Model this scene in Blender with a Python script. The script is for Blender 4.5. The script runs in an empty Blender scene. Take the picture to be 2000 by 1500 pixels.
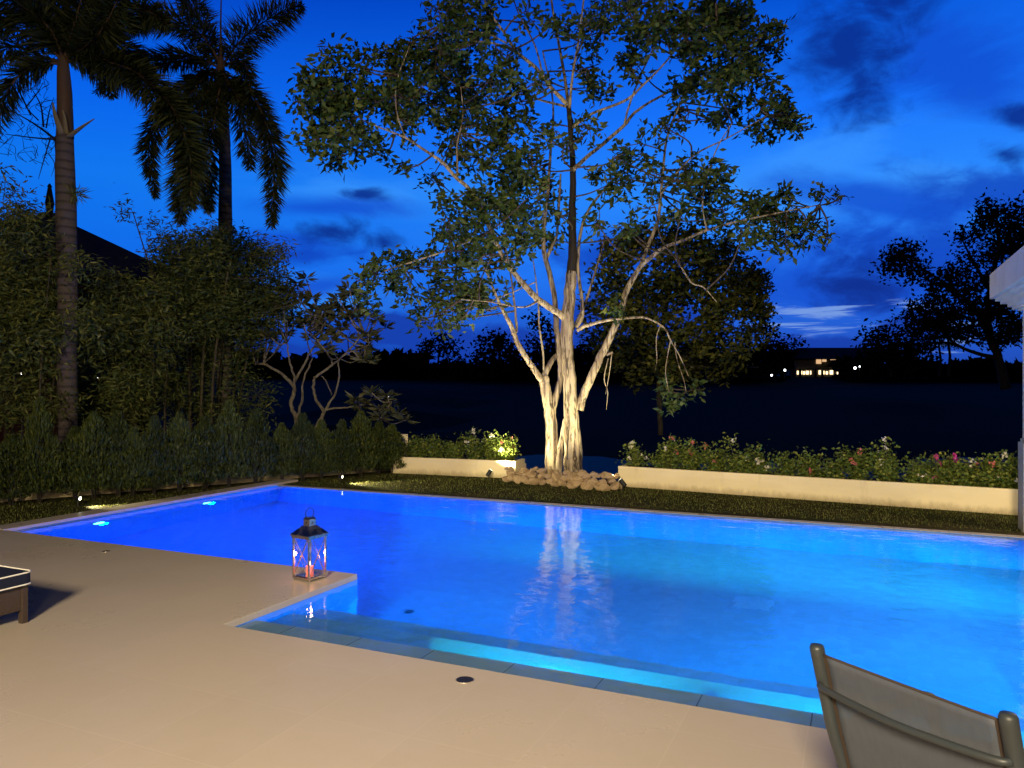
import bpy, math, random
import numpy as np
R = math.radians
rng = np.random.default_rng(7)
random.seed(7)
sc = bpy.context.scene
COL = sc.collection

def lin(r, g, b):
    f = lambda c: (c/255/12.92) if c/255 <= 0.04045 else ((c/255+0.055)/1.055)**2.4
    return (f(r), f(g), f(b), 1.0)

# ------------------------------------------------------------ camera
cam_d = bpy.data.cameras.new('camera'); cam = bpy.data.objects.new('camera', cam_d); COL.objects.link(cam)
cam.location = (0, 0, 1.65); cam.rotation_euler = (R(90), 0, 0)
cam_d.sensor_width = 36; cam_d.lens = 27.0; cam_d.clip_end = 3000; cam_d.clip_start = 0.05
sc.camera = cam
H, F = 1.65, 1500.0
def px(u, v, D):                      # a photo pixel at depth D -> a point of the place
    return np.array([(u-1000)/F*D, D, H-(v-750)/F*D])
def gpx(u, v, z=0.0):                 # a photo pixel on the level z
    return px(u, v, F*(H-z)/(v-750))
# pool frame: origin at the inner deck corner, a runs along the long edges, b away from the terrace
C1 = np.array([-1.982, 5.27]); AX = np.array([.9096, -.4154]); BX = np.array([.4154, .9096])
ANG = math.atan2(-.4154, .9096)
def AB(a, b, z=0.0):
    p = C1+AX*a+BX*b
    return np.array([p[0], p[1], z])

# ------------------------------------------------------------ node helpers
class NT:
    def __init__(s, tree): s.t = tree; s.n = tree.nodes; s.l = tree.links
    def new(s, typ, **kw):
        n = s.n.new(typ)
        for k, v in kw.items():
            if k.startswith('i_'):
                key = k[2:]; key = int(key) if key.isdigit() else key.replace('_', ' ')
                s.set(n.inputs[key], v)
            else: setattr(n, k, v)
        return n
    def set(s, sock, v):
        if hasattr(v, 'is_output') or isinstance(v, bpy.types.NodeSocket): s.l.new(v, sock)
        else: sock.default_value = v
    def math(s, op, a, b=0.0, c=0.0, clamp=False):
        n = s.n.new('ShaderNodeMath'); n.operation = op; n.use_clamp = clamp
        s.set(n.inputs[0], a); s.set(n.inputs[1], b); s.set(n.inputs[2], c); return n.outputs[0]
    def mix(s, f, a, b, mode='MIX'):
        n = s.n.new('ShaderNodeMix'); n.data_type = 'RGBA'; n.blend_type = mode
        s.set(n.inputs[0], f); s.set(n.inputs[6], a); s.set(n.inputs[7], b); return n.outputs[2]
    def ramp(s, f, stops, interp='LINEAR'):
        n = s.n.new('ShaderNodeValToRGB'); n.color_ramp.interpolation = interp; s.set(n.inputs[0], f)
        e = n.color_ramp.elements
        while len(e) < len(stops): e.new(0.5)
        for k, (p, c) in enumerate(stops):
            e[k].position = p; e[k].color = c if len(c) == 4 else (*c, 1)
        return n.outputs[0]
    def maprange(s, v, a, b, c=0.0, d=1.0, smooth=True):
        n = s.n.new('ShaderNodeMapRange'); n.interpolation_type = 'SMOOTHSTEP' if smooth else 'LINEAR'
        for i, x in enumerate((v, a, b, c, d)): s.set(n.inputs[i], x)
        return n.outputs[0]
    def noise(s, vec, scale, detail=4, rough=.55, dist=0.0):
        n = s.n.new('ShaderNodeTexNoise')
        if vec is not None: s.l.new(vec, n.inputs['Vector'])
        n.inputs['Scale'].default_value = scale; n.inputs['Detail'].default_value = detail
        n.inputs['Roughness'].default_value = rough; n.inputs['Distortion'].default_value = dist
        return n.outputs[0]
    def mapping(s, vec, scale=(1,1,1), rot=(0,0,0), loc=(0,0,0)):
        n = s.n.new('ShaderNodeMapping'); s.l.new(vec, n.inputs[0])
        n.inputs[1].default_value = loc; n.inputs[2].default_value = rot; n.inputs[3].default_value = scale
        return n.outputs[0]

# ------------------------------------------------------------ world: dusk sky
world = bpy.data.worlds.new("World"); sc.world = world; world.use_nodes = True
w = NT(world.node_tree); w.n.clear()
out = w.new('ShaderNodeOutputWorld'); bg = w.new('ShaderNodeBackground')
tc = w.new('ShaderNodeTexCoord').outputs['Generated']
sep = w.new('ShaderNodeSeparateXYZ', i_0=tc); X_, Y_, Z_ = sep.outputs
az = w.math('ARCTAN2', X_, Y_)
el = w.math('ARCSINE', Z_)
base = w.ramp(w.math('MULTIPLY', el, 1/1.2, clamp=True), [
    (0.0, lin(24, 66, 165)), (0.05, lin(30, 88, 205)), (0.12, lin(36, 122, 248)), (0.20, lin(40, 136, 255)),
    (0.27, lin(22, 116, 252)), (0.38, lin(0, 78, 208)), (0.52, lin(0, 28, 88)), (1.0, lin(0, 10, 40))])
# left side of the glow is a deeper blue, the side away from the sunset is dark
leftd = w.maprange(az, -0.6, 0.35)
base = w.mix(leftd, w.mix(1.0, base, (0.20, 0.73, 0.86, 1), 'MULTIPLY'), base)
dv = w.new('ShaderNodeCombineXYZ', i_0=az, i_1=el).outputs[0]
warp = w.new('ShaderNodeTexNoise'); w.l.new(w.mapping(dv, (5, 14, 1)), warp.inputs['Vector'])
warp.inputs['Scale'].default_value = 1.0; warp.inputs['Detail'].default_value = 3
n1 = w.noise(w.mapping(dv, (5, 12, 1), rot=(0, 0, R(8))), 1.0, 8, .62, .6)
n2 = w.noise(w.mapping(dv, (16, 26, 1)), 1.0, 7, .6, .4)
n3 = w.noise(w.mapping(dv, (9, 85, 1), rot=(0, 0, R(-3))), 1.0, 7, .62, .5)
def blob(u, v, ru, rv, rot=0.0):
    a0 = math.atan((u-1000)/F); e0 = math.atan((750-v)/F*math.cos(a0))
    m = w.mapping(dv, loc=(-a0, -e0, 0))
    m = w.mapping(m, rot=(0, 0, R(rot)))
    m = w.mapping(m, scale=(F/ru, F/rv, 1))
    ln = w.new('ShaderNodeVectorMath', operation='LENGTH'); w.l.new(m, ln.inputs[0])
    return w.math('SUBTRACT', 1.0, ln.outputs['Value'])
def cloud(col, blobs, noise, amp, edge, opacity, thr=0.0):
    global base
    acc = None
    for bb in blobs:
        x = blob(*bb); acc = x if acc is None else w.math('MAXIMUM', acc, x)
    acc = w.math('MAXIMUM', acc, -1.5)
    f = w.math('ADD', acc, w.math('MULTIPLY', w.math('SUBTRACT', noise, 0.5), amp))
    f = w.maprange(f, thr, thr+edge, 0.0, opacity)
    base = w.mix(f, base, col)
# thin bright veils, then grey-blue banks, dark wisps, the cumulus along the horizon and white streaks
cloud(lin(62, 154, 255), [(1640, 300, 330, 60, -12), (1500, 420, 260, 60, -6), (700, 380, 280, 50, 0), (1850, 350, 260, 60, 14), (660, 575, 200, 60, 0)], n1, 3.0, 1.1, .55)
cloud(lin(14, 78, 208), [(1760, 400, 260, 42, 14), (1900, 160, 240, 120, 30), (640, 405, 230, 30, -2), (1560, 560, 420, 90, 4), (620, 560, 150, 26, -12), (560, 470, 170, 30, 3)], n1, 2.4, .9, .85)
cloud(lin(10, 66, 190), [(1800, 500, 330, 105, 6), (1950, 380, 180, 60, 20), (1240, 500, 260, 70, 0), (560, 500, 260, 24, -4)], n2, 1.7, .8, .85)
cloud(lin(6, 44, 140), [(1660, 70, 150, 120, -30), (1690, 180, 90, 80, -40), (650, 450, 95, 42, -6), (750, 472, 60, 30, 0), (1680, 545, 130, 70, 10), (1960, 300, 60, 30, 20), (1720, 20, 150, 60, 0), (1990, 230, 50, 26, 20), (712, 380, 60, 16, 0)], n2, 2.3, 1.0, .92)
cloud(lin(120, 158, 228), [(1630, 612, 190, 34, 2), (1560, 640, 150, 22, 6), (1780, 600, 90, 26, 10), (1870, 655, 70, 40, 4)], n3, 5.2, .7, .9, .55)
cloud(lin(16, 62, 172), [(1650, 700, 170, 46, 0), (1760, 650, 90, 40, -20), (700, 720, 330, 60, 0), (800, 650, 200, 40, 8), (1000, 690, 300, 60, 0), (1560, 690, 90, 36, 0), (1250, 640, 200, 80, 0)], n2, 1.3, .35, .96)
back = w.maprange(Y_, -0.25, 0.75)
fin = w.mix(back, w.mix(1.0, base, (0.07, 0.08, 0.10, 1), 'MULTIPLY'), base)
below = w.maprange(Z_, -0.08, -0.01)
fin = w.mix(below, (0.001, 0.002, 0.006, 1), fin)
sky = w.new('ShaderNodeTexSky'); sky.sky_type = 'NISHITA'; sky.sun_disc = False
sky.sun_elevation = R(-3); sky.sun_rotation = R(25)
fin = w.mix(0.008, fin, sky.outputs[0], 'ADD')
w.l.new(fin, bg.inputs[0]); bg.inputs[1].default_value = 1.0
w.l.new(bg.outputs[0], out.inputs[0])

# ------------------------------------------------------------ house lighting (lamp of the house behind the terrace, and an added deck fill)
def lamp(name, typ, loc, power, color, target=None, **kw):
    d = bpy.data.lights.new(name, typ); o = bpy.data.objects.new(name, d); COL.objects.link(o)
    o.location = tuple(loc); d.energy = power; d.color = color
    for k, v in kw.items(): setattr(d, k, v)
    if target is not None:
        from mathutils import Vector
        o.rotation_euler = (Vector(tuple(target))-Vector(tuple(loc))).to_track_quat('-Z', 'Y').to_euler()
    return o
WARM = (1.0, .80, .52)
lamp('house_light', 'AREA', (-2.0, -5.0, 5.0), 820, WARM, (0, 7.5, 0), size=1.3, spread=R(100))
lamp('terrace_fill', 'AREA', (-0.6, -1.6, 2.5), 80, (1, .80, .46), (-0.4, 3.2, 0), size=0.8)  # unseen fill, added to brighten the deck near the camera

sc.view_settings.view_transform = 'Standard'; sc.view_settings.look = 'None'
sc.view_settings.exposure = 0.0; sc.view_settings.gamma = 1.0
sc.render.engine = 'CYCLES'
cy = sc.cycles
cy.use_denoising = True; cy.max_bounces = 8; cy.diffuse_bounces = 3; cy.glossy_bounces = 4
cy.transmission_bounces = 8; cy.transparent_max_bounces = 12; cy.sample_clamp_indirect = 4.0
cy.caustics_refractive = True; cy.caustics_reflective = False

# ------------------------------------------------------------ materials
MATS = {}
def pmat(name, color, rough=.6, spec=.3, metal=0.0, bump=None, vary=None, emit=None, coord='Object'):
    """vary=(scale, dark colour, amount, stretch); bump=(scale, strength, distance)"""
    m = bpy.data.materials.new(name); m.use_nodes = True; t = NT(m.node_tree)
    p = t.n['Principled BSDF']; p.inputs['Roughness'].default_value = rough
    p.inputs['Specular IOR Level'].default_value = spec; p.inputs['Metallic'].default_value = metal
    col = (*color[:3], 1)
    tcn = t.new('ShaderNodeTexCoord').outputs[coord]
    if vary:
        s_, dk, am, st = vary
        nz = t.noise(t.mapping(tcn, st), s_, 6, .6)
        f = t.maprange(nz, .35, .68, 0.0, am)
        t.l.new(t.mix(f, col, (*dk[:3], 1)), p.inputs['Base Color'])
        rr = t.maprange(nz, .3, .7, max(rough-.08, .03), min(rough+.12, 1)); t.l.new(rr, p.inputs['Roughness'])
    else: p.inputs['Base Color'].default_value = col
    if bump:
        b = t.new('ShaderNodeBump'); b.inputs['Strength'].default_value = bump[1]; b.inputs['Distance'].default_value = bump[2]
        t.l.new(t.noise(tcn, bump[0], 5, .6), b.inputs['Height']); t.l.new(b.outputs[0], p.inputs['Normal'])
    if emit:
        p.inputs['Emission Color'].default_value = (*emit[0], 1); p.inputs['Emission Strength'].default_value = emit[1]
    MATS[name] = m; return m
def leafmat(name, c1, c2, c3=None, trans=.25, rough=.6, spec=.12):
    m = bpy.data.materials.new(name); m.use_nodes = True; t = NT(m.node_tree)
    p = t.n['Principled BSDF']; o = t.n['Material Output']
    g = t.new('ShaderNodeNewGeometry').outputs['Random Per Island']
    st = [(0.0, c1), (0.7, c2)] + ([(1.0, c3)] if c3 else [])
    c = t.ramp(g, st); t.l.new(c, p.inputs['Base Color']); p.inputs['Roughness'].default_value = rough
    p.inputs['Specular IOR Level'].default_value = spec
    tr = t.new('ShaderNodeBsdfTranslucent'); t.l.new(t.mix(1.0, c, (1, 1, .5, 1), 'MULTIPLY'), tr.inputs[0])
    mx = t.new('ShaderNodeMixShader'); mx.inputs[0].default_value = trans
    t.l.new(p.outputs[0], mx.inputs[1]); t.l.new(tr.outputs[0], mx.inputs[2]); t.l.new(mx.outputs[0], o.inputs[0])
    MATS[name] = m; return m
def tilemat(name, color, mortar, bw, bh, off=(0, 0), rough=.3, spec=.4, vary=.12, msize=.004, vs=1.3, swap=None):
    m = bpy.data.materials.new(name); m.use_nodes = True; t = NT(m.node_tree); p = t.n['Principled BSDF']
    tcn = t.new('ShaderNodeTexCoord').outputs['Object']
    vec = t.mapping(tcn, loc=(off[0], off[1], 0))
    if swap:                       # vertical faces: pick the coordinates by the face's own direction
        g = t.new('ShaderNodeNewGeometry'); s = t.new('ShaderNodeSeparateXYZ', i_0=tcn)
        vt = t.new('ShaderNodeVectorTransform', vector_type='NORMAL', convert_from='WORLD', convert_to='OBJECT'); t.l.new(g.outputs['Normal'], vt.inputs[0])
        sn = t.new('ShaderNodeSeparateXYZ', i_0=vt.outputs[0])
        ax = t.math('GREATER_THAN', t.math('ABSOLUTE', sn.outputs[0]), .5); azz = t.math('GREATER_THAN', t.math('ABSOLUTE', sn.outputs[2]), .5)
        uu = t.new('ShaderNodeMix'); t.l.new(ax, uu.inputs[0]); t.l.new(s.outputs[0], uu.inputs[2]); t.l.new(s.outputs[1], uu.inputs[3])
        vv = t.new('ShaderNodeMix'); t.l.new(azz, vv.inputs[0]); t.l.new(s.outputs[2], vv.inputs[2]); t.l.new(s.outputs[1], vv.inputs[3])
        vec = t.new('ShaderNodeCombineXYZ', i_0=uu.outputs[0], i_1=vv.outputs[0]).outputs[0]
    b = t.new('ShaderNodeTexBrick'); b.offset = 0.0; b.squash = 1.0; t.l.new(vec, b.inputs['Vector'])
    b.inputs['Scale'].default_value = 1.0; b.inputs['Mortar Size'].default_value = msize; b.inputs['Mortar Smooth'].default_value = .3
    b.inputs['Brick Width'].default_value = bw; b.inputs['Row Height'].default_value = bh; b.inputs['Bias'].default_value = 0
    c2 = tuple(x*(1-vary) for x in color[:3])
    b.inputs['Color1'].default_value = (*color[:3], 1); b.inputs['Color2'].default_value = (*c2, 1); b.inputs['Mortar'].default_value = (*mortar[:3], 1)
    nz = t.noise(tcn, vs, 7, .6); nz2 = t.noise(tcn, vs*9, 5, .6)
    c = t.mix(t.maprange(nz, .3, .75, 0, .22), b.outputs[0], tuple(x*.72 for x in color[:3])+(1,))
    c = t.mix(t.maprange(nz2, .45, .8, 0, .07), c, tuple(x*.6 for x in color[:3])+(1,))
    t.l.new(c, p.inputs['Base Color']); t.l.new(t.maprange(nz, .3, .7, rough-.06, rough+.14), p.inputs['Roughness'])
    p.inputs['Specular IOR Level'].default_value = spec
    bp = t.new('ShaderNodeBump'); bp.inputs['Strength'].default_value = .25; bp.inputs['Distance'].default_value = .003
    t.l.new(t.math('SUBTRACT', t.math('MULTIPLY', nz2, .25), b.outputs['Fac']), bp.inputs['Height']); t.l.new(bp.outputs[0], p.inputs['Normal'])
    MATS[name] = m; return m

deck_m = tilemat('deck_tile', (.425, .368, .302), (.450, .393, .326), .565, .5875, off=(.565-.93+.565, .32), rough=.29, spec=.32, vary=.03, msize=.003, vs=.8)
cop_m = tilemat('coping_tile', (.42, .365, .315), (.2, .17, .14), .565, 50, off=(.2, 25), rough=.28, vary=.05)
floor_m = tilemat('pool_floor', (.17, .40, .56), (.15, .34, .50), .10, .10, rough=.35, vary=.14, msize=.003, vs=.7, swap=True)
pool_m = tilemat('pool_mosaic', (.035, .40, .86), (.03, .34, .78), .10, .10, rough=.3, vary=.14, msize=.003, vs=1.0, swap=True)
tread_m = tilemat('tread_mosaic', (.26, .70, .97), (.22, .62, .90), .10, .10, rough=.3, vary=.14, msize=.003, vs=1.0, swap=True)
step_m = tilemat('step_tile', (.56, .82, 1.0), (.10, .15, .22), .565, 50, off=(.2, 25), rough=.35, vary=.05)
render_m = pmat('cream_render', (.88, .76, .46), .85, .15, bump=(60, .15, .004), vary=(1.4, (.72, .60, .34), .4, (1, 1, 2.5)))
cream_m = pmat('white_paint', (.86, .83, .76), .6, .3, bump=(40, .08, .002), vary=(2.0, (.62, .59, .52), .4, (1, 1, 1)))
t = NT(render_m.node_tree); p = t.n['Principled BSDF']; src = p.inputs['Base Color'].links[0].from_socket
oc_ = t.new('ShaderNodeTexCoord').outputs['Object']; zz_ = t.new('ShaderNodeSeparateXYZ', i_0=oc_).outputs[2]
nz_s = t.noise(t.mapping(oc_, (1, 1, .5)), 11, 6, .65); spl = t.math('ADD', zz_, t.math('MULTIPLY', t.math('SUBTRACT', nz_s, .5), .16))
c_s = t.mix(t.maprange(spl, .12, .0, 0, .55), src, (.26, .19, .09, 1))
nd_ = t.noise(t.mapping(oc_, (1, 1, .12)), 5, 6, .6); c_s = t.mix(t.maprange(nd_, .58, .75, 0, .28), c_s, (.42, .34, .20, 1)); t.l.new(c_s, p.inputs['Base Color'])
soil_m = pmat('dark_soil', (.020, .016, .012), .95, .1, bump=(30, .6, .03), vary=(14, (.008, .007, .006), .8, (1, 1, 1)))
rock_m = pmat('coral_rock', (.72, .53, .30), .9, .15, bump=(26, .8, .03), vary=(13, (.26, .17, .09), .8, (1, 1, 1)))
black_m = pmat('black_metal', (.012, .012, .012), .45, .4)
frame_m = pmat('grey_tube', (.023, .029, .034), .42, .4, bump=(200, .05, .001), vary=(8, (.018, .020, .02), .5, (1, 1, 1)))
chrome_m = pmat('polished_steel', (.66, .59, .49), .24, .5, 1.0, vary=(12, (.42, .36, .28), .5, (1, 1, 1)))
wicker_m = pmat('brown_wicker', (.055, .036, .026), .55, .35, bump=(120, .6, .006), vary=(90, (.02, .013, .01), .7, (1, 1, 6)))
navy_m = pmat('navy_canvas', (.010, .012, .028), .85, .2, bump=(300, .3, .001))
pipe_m = pmat('white_piping', (.75, .73, .66), .7, .2)
drain_m = pmat('dark_grate', (.012, .012, .014), .5, .4, bump=(150, .5, .003))
steelring_m = pmat('dull_steel', (.45, .40, .33), .4, .5, .6)
roof_m = pmat('dark_roof', (.020, .016, .020), .8, .2, bump=(12, .5, .03), vary=(6, (.010, .008, .01), .6, (1, 1, 6)))
redwall_m = pmat('dark_red_wall', (.03, .006, .005), .8, .2, vary=(2, (.015, .004, .003), .6, (1, 1, 1)))
farwall_m = pmat('far_wall', (.30, .27, .22), .8, .2, vary=(.8, (.2, .18, .14), .6, (1, 1, 1)))
lit_m = pmat('lit_window', (.3, .25, .15), .5, .3, emit=((1.0, .76, .42), 2.4))
litdim_m = pmat('lit_ceiling', (.3, .2, .12), .5, .3, emit=((1.0, .6, .3), .8))
lens_m = pmat('lamp_lens', (.9, .9, .8), .3, .3, emit=((1.0, .95, .66), 8))
globe_m = pmat('lamp_globe', (.9, .9, .85), .3, .3, emit=((1.0, .95, .85), 6))
far_globe_m = pmat('far_lamp_globe', (.9, .9, .85), .3, .3, emit=((.92, .96, 1.0), 5))
poollens_m = pmat('pool_lens', (.6, .9, 1), .3, .3, emit=((.12, .75, 1.0), 9))
cover_m = pmat('pool_cover', (.24, .47, .63), .5, .3)
wax_m = pmat('candle_wax', (.7, .16, .12), .5, .4, emit=((1.0, .16, .10), .9))
flame_m = pmat('candle_flame', (1, .6, .4), .5, .3, emit=((1.0, .55, .35), 9))
bark_m = None
def barkmat(name, light, mid, dark, sc_=9):
    m = bpy.data.materials.new(name); m.use_nodes = True; t = NT(m.node_tree); p = t.n['Principled BSDF']
    o = t.new('ShaderNodeTexCoord').outputs['Object']
    a = t.noise(t.mapping(o, (1, 1, .22)), sc_, 8, .65, .4); b = t.noise(t.mapping(o, (1, 1, .10)), sc_*2.4, 8, .7, 1.2)
    c3 = t.noise(o, 2.2, 5, .6)
    c = t.mix(t.maprange(a, .44, .62), light, mid); c = t.mix(t.maprange(b, .50, .58, 0, .9), c, dark)
    c = t.mix(t.maprange(c3, .55, .72, 0, .6), c, mid)
    t.l.new(c, p.inputs['Base Color']); p.inputs['Roughness'].default_value = .85; p.inputs['Specular IOR Level'].default_value = .15
    bp = t.new('ShaderNodeBump'); bp.inputs['Strength'].default_value = .9; bp.inputs['Distance'].default_value = .02
    t.l.new(t.math('SUBTRACT', a, t.math('MULTIPLY', b, .8)), bp.inputs['Height']); t.l.new(bp.outputs[0], p.inputs['Normal'])
    MATS[name] = m; return m
bark_m = barkmat('pale_bark', (.48, .40, .27, 1), (.26, .20, .135, 1), (.045, .033, .024, 1), 7)
bark_d = barkmat('dark_or_shaded_bark', (.035, .03, .024, 1), (.02, .017, .014, 1), (.03, .022, .018, 1))
twig_m = barkmat('twig_bark', (.13, .10, .075, 1), (.09, .07, .055, 1), (.04, .03, .025, 1))
fran_bark = barkmat('grey_bark', (.20, .175, .13, 1), (.13, .11, .085, 1), (.09, .075, .06, 1))
def palmbark():
    m = bpy.data.materials.new('palm_bark'); m.use_nodes = True; t = NT(m.node_tree); p = t.n['Principled BSDF']
    o = t.new('ShaderNodeTexCoord').outputs['Object']
    wv = t.new('ShaderNodeTexWave'); wv.bands_direction = 'Z'; wv.inputs['Scale'].default_value = 2.3; wv.inputs['Distortion'].default_value = 1.5
    wv.inputs['Detail'].default_value = 3; t.l.new(o, wv.inputs['Vector'])
    n = t.noise(o, 14, 6, .6)
    c = t.mix(t.maprange(wv.outputs['Fac'], .05, .35), (.030, .023, .021, 1), (.070, .053, .048, 1))
    c = t.mix(t.maprange(n, .45, .7, 0, .6), c, (.07, .055, .045, 1))
    t.l.new(c, p.inputs['Base Color']); p.inputs['Roughness'].default_value = .85
    bp = t.new('ShaderNodeBump'); bp.inputs['Strength'].default_value = .6; bp.inputs['Distance'].default_value = .02
    t.l.new(wv.outputs['Fac'], bp.inputs['Height']); t.l.new(bp.outputs[0], p.inputs['Normal'])
    return m
cane_m = barkmat('bamboo_cane', (.09, .075, .045, 1), (.05, .042, .025, 1), (.04, .03, .02, 1))
sheath_m = pmat('leaf_sheath', (.16, .13, .07), .6, .2)
palm_bark = palmbark()
shaft_m = pmat('palm_crownshaft', (.085, .052, .032), .5, .2, vary=(5, (.05, .032, .018), .6, (1, 1, .3)))
leaf_tree = leafmat('broad_leaves', (.024, .046, .012), (.052, .090, .020), (.14, .165, .035), trans=.18, spec=.3)
leaf_tree2 = leafmat('olive_leaves', (.024, .032, .008), (.060, .068, .013), (.15, .135, .027), trans=.15)
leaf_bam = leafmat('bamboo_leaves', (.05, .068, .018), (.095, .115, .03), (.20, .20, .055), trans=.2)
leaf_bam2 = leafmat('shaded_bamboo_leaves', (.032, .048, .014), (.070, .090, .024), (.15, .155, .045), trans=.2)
leaf_palm = leafmat('palm_leaflets', (.016, .022, .009), (.034, .043, .016), (.064, .070, .026), trans=.15, rough=.6)
leaf_hedge = leafmat('hedge_leaves', (.030, .043, .008), (.056, .074, .014), (.12, .135, .025), trans=.12)
leaf_hedge2 = leafmat('dark_hedge_leaves', (.020, .030, .007), (.036, .050, .011), (.08, .092, .018), trans=.12)
leaf_fran = leafmat('frangipani_leaves', (.035, .040, .018), (.065, .066, .028), (.10, .095, .045), trans=.1, rough=.4)
leaf_sil = leafmat('far_leaves', (.006, .008, .006), (.012, .014, .009), trans=.05, rough=.9, spec=.0)
leaf_flow = leafmat('bougainvillea_leaves', (.060, .095, .018), (.15, .20, .038), (.32, .33, .07), trans=.3)
grass_m = leafmat('grass_blades', (.070, .092, .018), (.13, .15, .035), (.22, .22, .07), trans=.2, rough=.6)
PET = {'white': leafmat('white_petals', (.75, .70, .58), (.85, .80, .68), trans=.3),
       'pink': leafmat('pink_petals', (.55, .10, .10), (.65, .22, .18), trans=.3),
       'magenta': leafmat('magenta_petals', (.50, .03, .22), (.62, .08, .34), trans=.3)}

# ground material
gm = bpy.data.materials.new('ground_turf'); gm.use_nodes = True; t = NT(gm.node_tree); p = t.n['Principled BSDF']
o_ = t.new('ShaderNodeTexCoord').outputs['Object']
na = t.noise(o_, .9, 6, .6); nb = t.noise(o_, 22, 6, .65)
c_ = t.mix(t.maprange(na, .35, .65), (.030, .034, .010, 1), (.055, .045, .018, 1)); c_ = t.mix(t.maprange(nb, .4, .7, 0, .7), c_, (.014, .014, .006, 1))
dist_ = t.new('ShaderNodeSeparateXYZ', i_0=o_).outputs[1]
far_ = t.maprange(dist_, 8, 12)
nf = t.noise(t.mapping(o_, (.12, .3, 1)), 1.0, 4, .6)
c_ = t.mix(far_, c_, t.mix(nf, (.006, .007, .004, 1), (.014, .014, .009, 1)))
t.l.new(c_, p.inputs['Base Color']); p.inputs['Roughness'].default_value = .95; p.inputs['Specular IOR Level'].default_value = .05
bp = t.new('ShaderNodeBump'); bp.inputs['Strength'].default_value = .7; bp.inputs['Distance'].default_value = .02
t.l.new(nb, bp.inputs['Height']); t.l.new(bp.outputs[0], p.inputs['Normal'])

# pool water
wm = bpy.data.materials.new('pool_water'); wm.use_nodes = True; t = NT(wm.node_tree); t.n.remove(t.n['Principled BSDF'])
gl = t.new('ShaderNodeBsdfGlass'); gl.inputs['IOR'].default_value = 1.333; gl.inputs['Roughness'].default_value = 0.0
gl.inputs['Color'].default_value = (.80, .93, 1, 1)
o_ = t.new('ShaderNodeTexCoord').outputs['Object']
r1 = t.noise(t.mapping(o_, (1, 1.6, 1)), 2.2, 2, .5, .3); r2 = t.noise(o_, 9, 3, .55, .2)
bp = t.new('ShaderNodeBump'); bp.inputs['Strength'].default_value = .45; bp.inputs['Distance'].default_value = .016
t.l.new(t.math('ADD', r1, t.math('MULTIPLY', r2, .34)), bp.inputs['Height']); t.l.new(bp.outputs[0], gl.inputs['Normal'])
t.l.new(gl.outputs[0], t.n['Material Output'].inputs[0])
# pond water
pm = bpy.data.materials.new('pond_water'); pm.use_nodes = True; t = NT(pm.node_tree); p = t.n['Principled BSDF']
p.inputs['Base Color'].default_value = (.002, .003, .006, 1); p.inputs['Roughness'].default_value = .3; p.inputs['IOR'].default_value = 1.05
o_ = t.new('ShaderNodeTexCoord').outputs['Object']
bp = t.new('ShaderNodeBump'); bp.inputs['Strength'].default_value = 1.0; bp.inputs['Distance'].default_value = .06
t.l.new(t.noise(t.mapping(o_, (.7, 2.0, 1)), 2.0, 4, .6, .3), bp.inputs['Height']); t.l.new(bp.outputs[0], p.inputs['Normal'])
# glass for lantern
gm2 = bpy.data.materials.new('thin_glass'); gm2.use_nodes = True; t = NT(gm2.node_tree)
tr = t.new('ShaderNodeBsdfTransparent'); gs = t.new('ShaderNodeBsdfGlossy'); gs.inputs['Roughness'].default_value = .03
mx = t.new('ShaderNodeMixShader'); mx.inputs[0].default_value = .07
t.l.new(tr.outputs[0], mx.inputs[1]); t.l.new(gs.outputs[0], mx.inputs[2]); t.l.new(mx.outputs[0], t.n['Material Output'].inputs[0])
# sling mesh fabric: open weave lets some of what is behind show
sm = bpy.data.materials.new('sling_mesh'); sm.use_nodes = True; t = NT(sm.node_tree); p = t.n['Principled BSDF']
p.inputs['Roughness'].default_value = .7
o_ = t.new('ShaderNodeTexCoord').outputs['Object']; nz = t.noise(t.mapping(o_, (1, 1, .2)), 60, 4, .6)
t.l.new(t.mix(nz, (.034, .041, .056, 1), (.056, .065, .084, 1)), p.inputs['Base Color'])
tr = t.new('ShaderNodeBsdfTransparent'); mx = t.new('ShaderNodeMixShader'); mx.inputs[0].default_value = .05
t.l.new(p.outputs[0], mx.inputs[1]); t.l.new(tr.outputs[0], mx.inputs[2]); t.l.new(mx.outputs[0], t.n['Material Output'].inputs[0])

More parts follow.
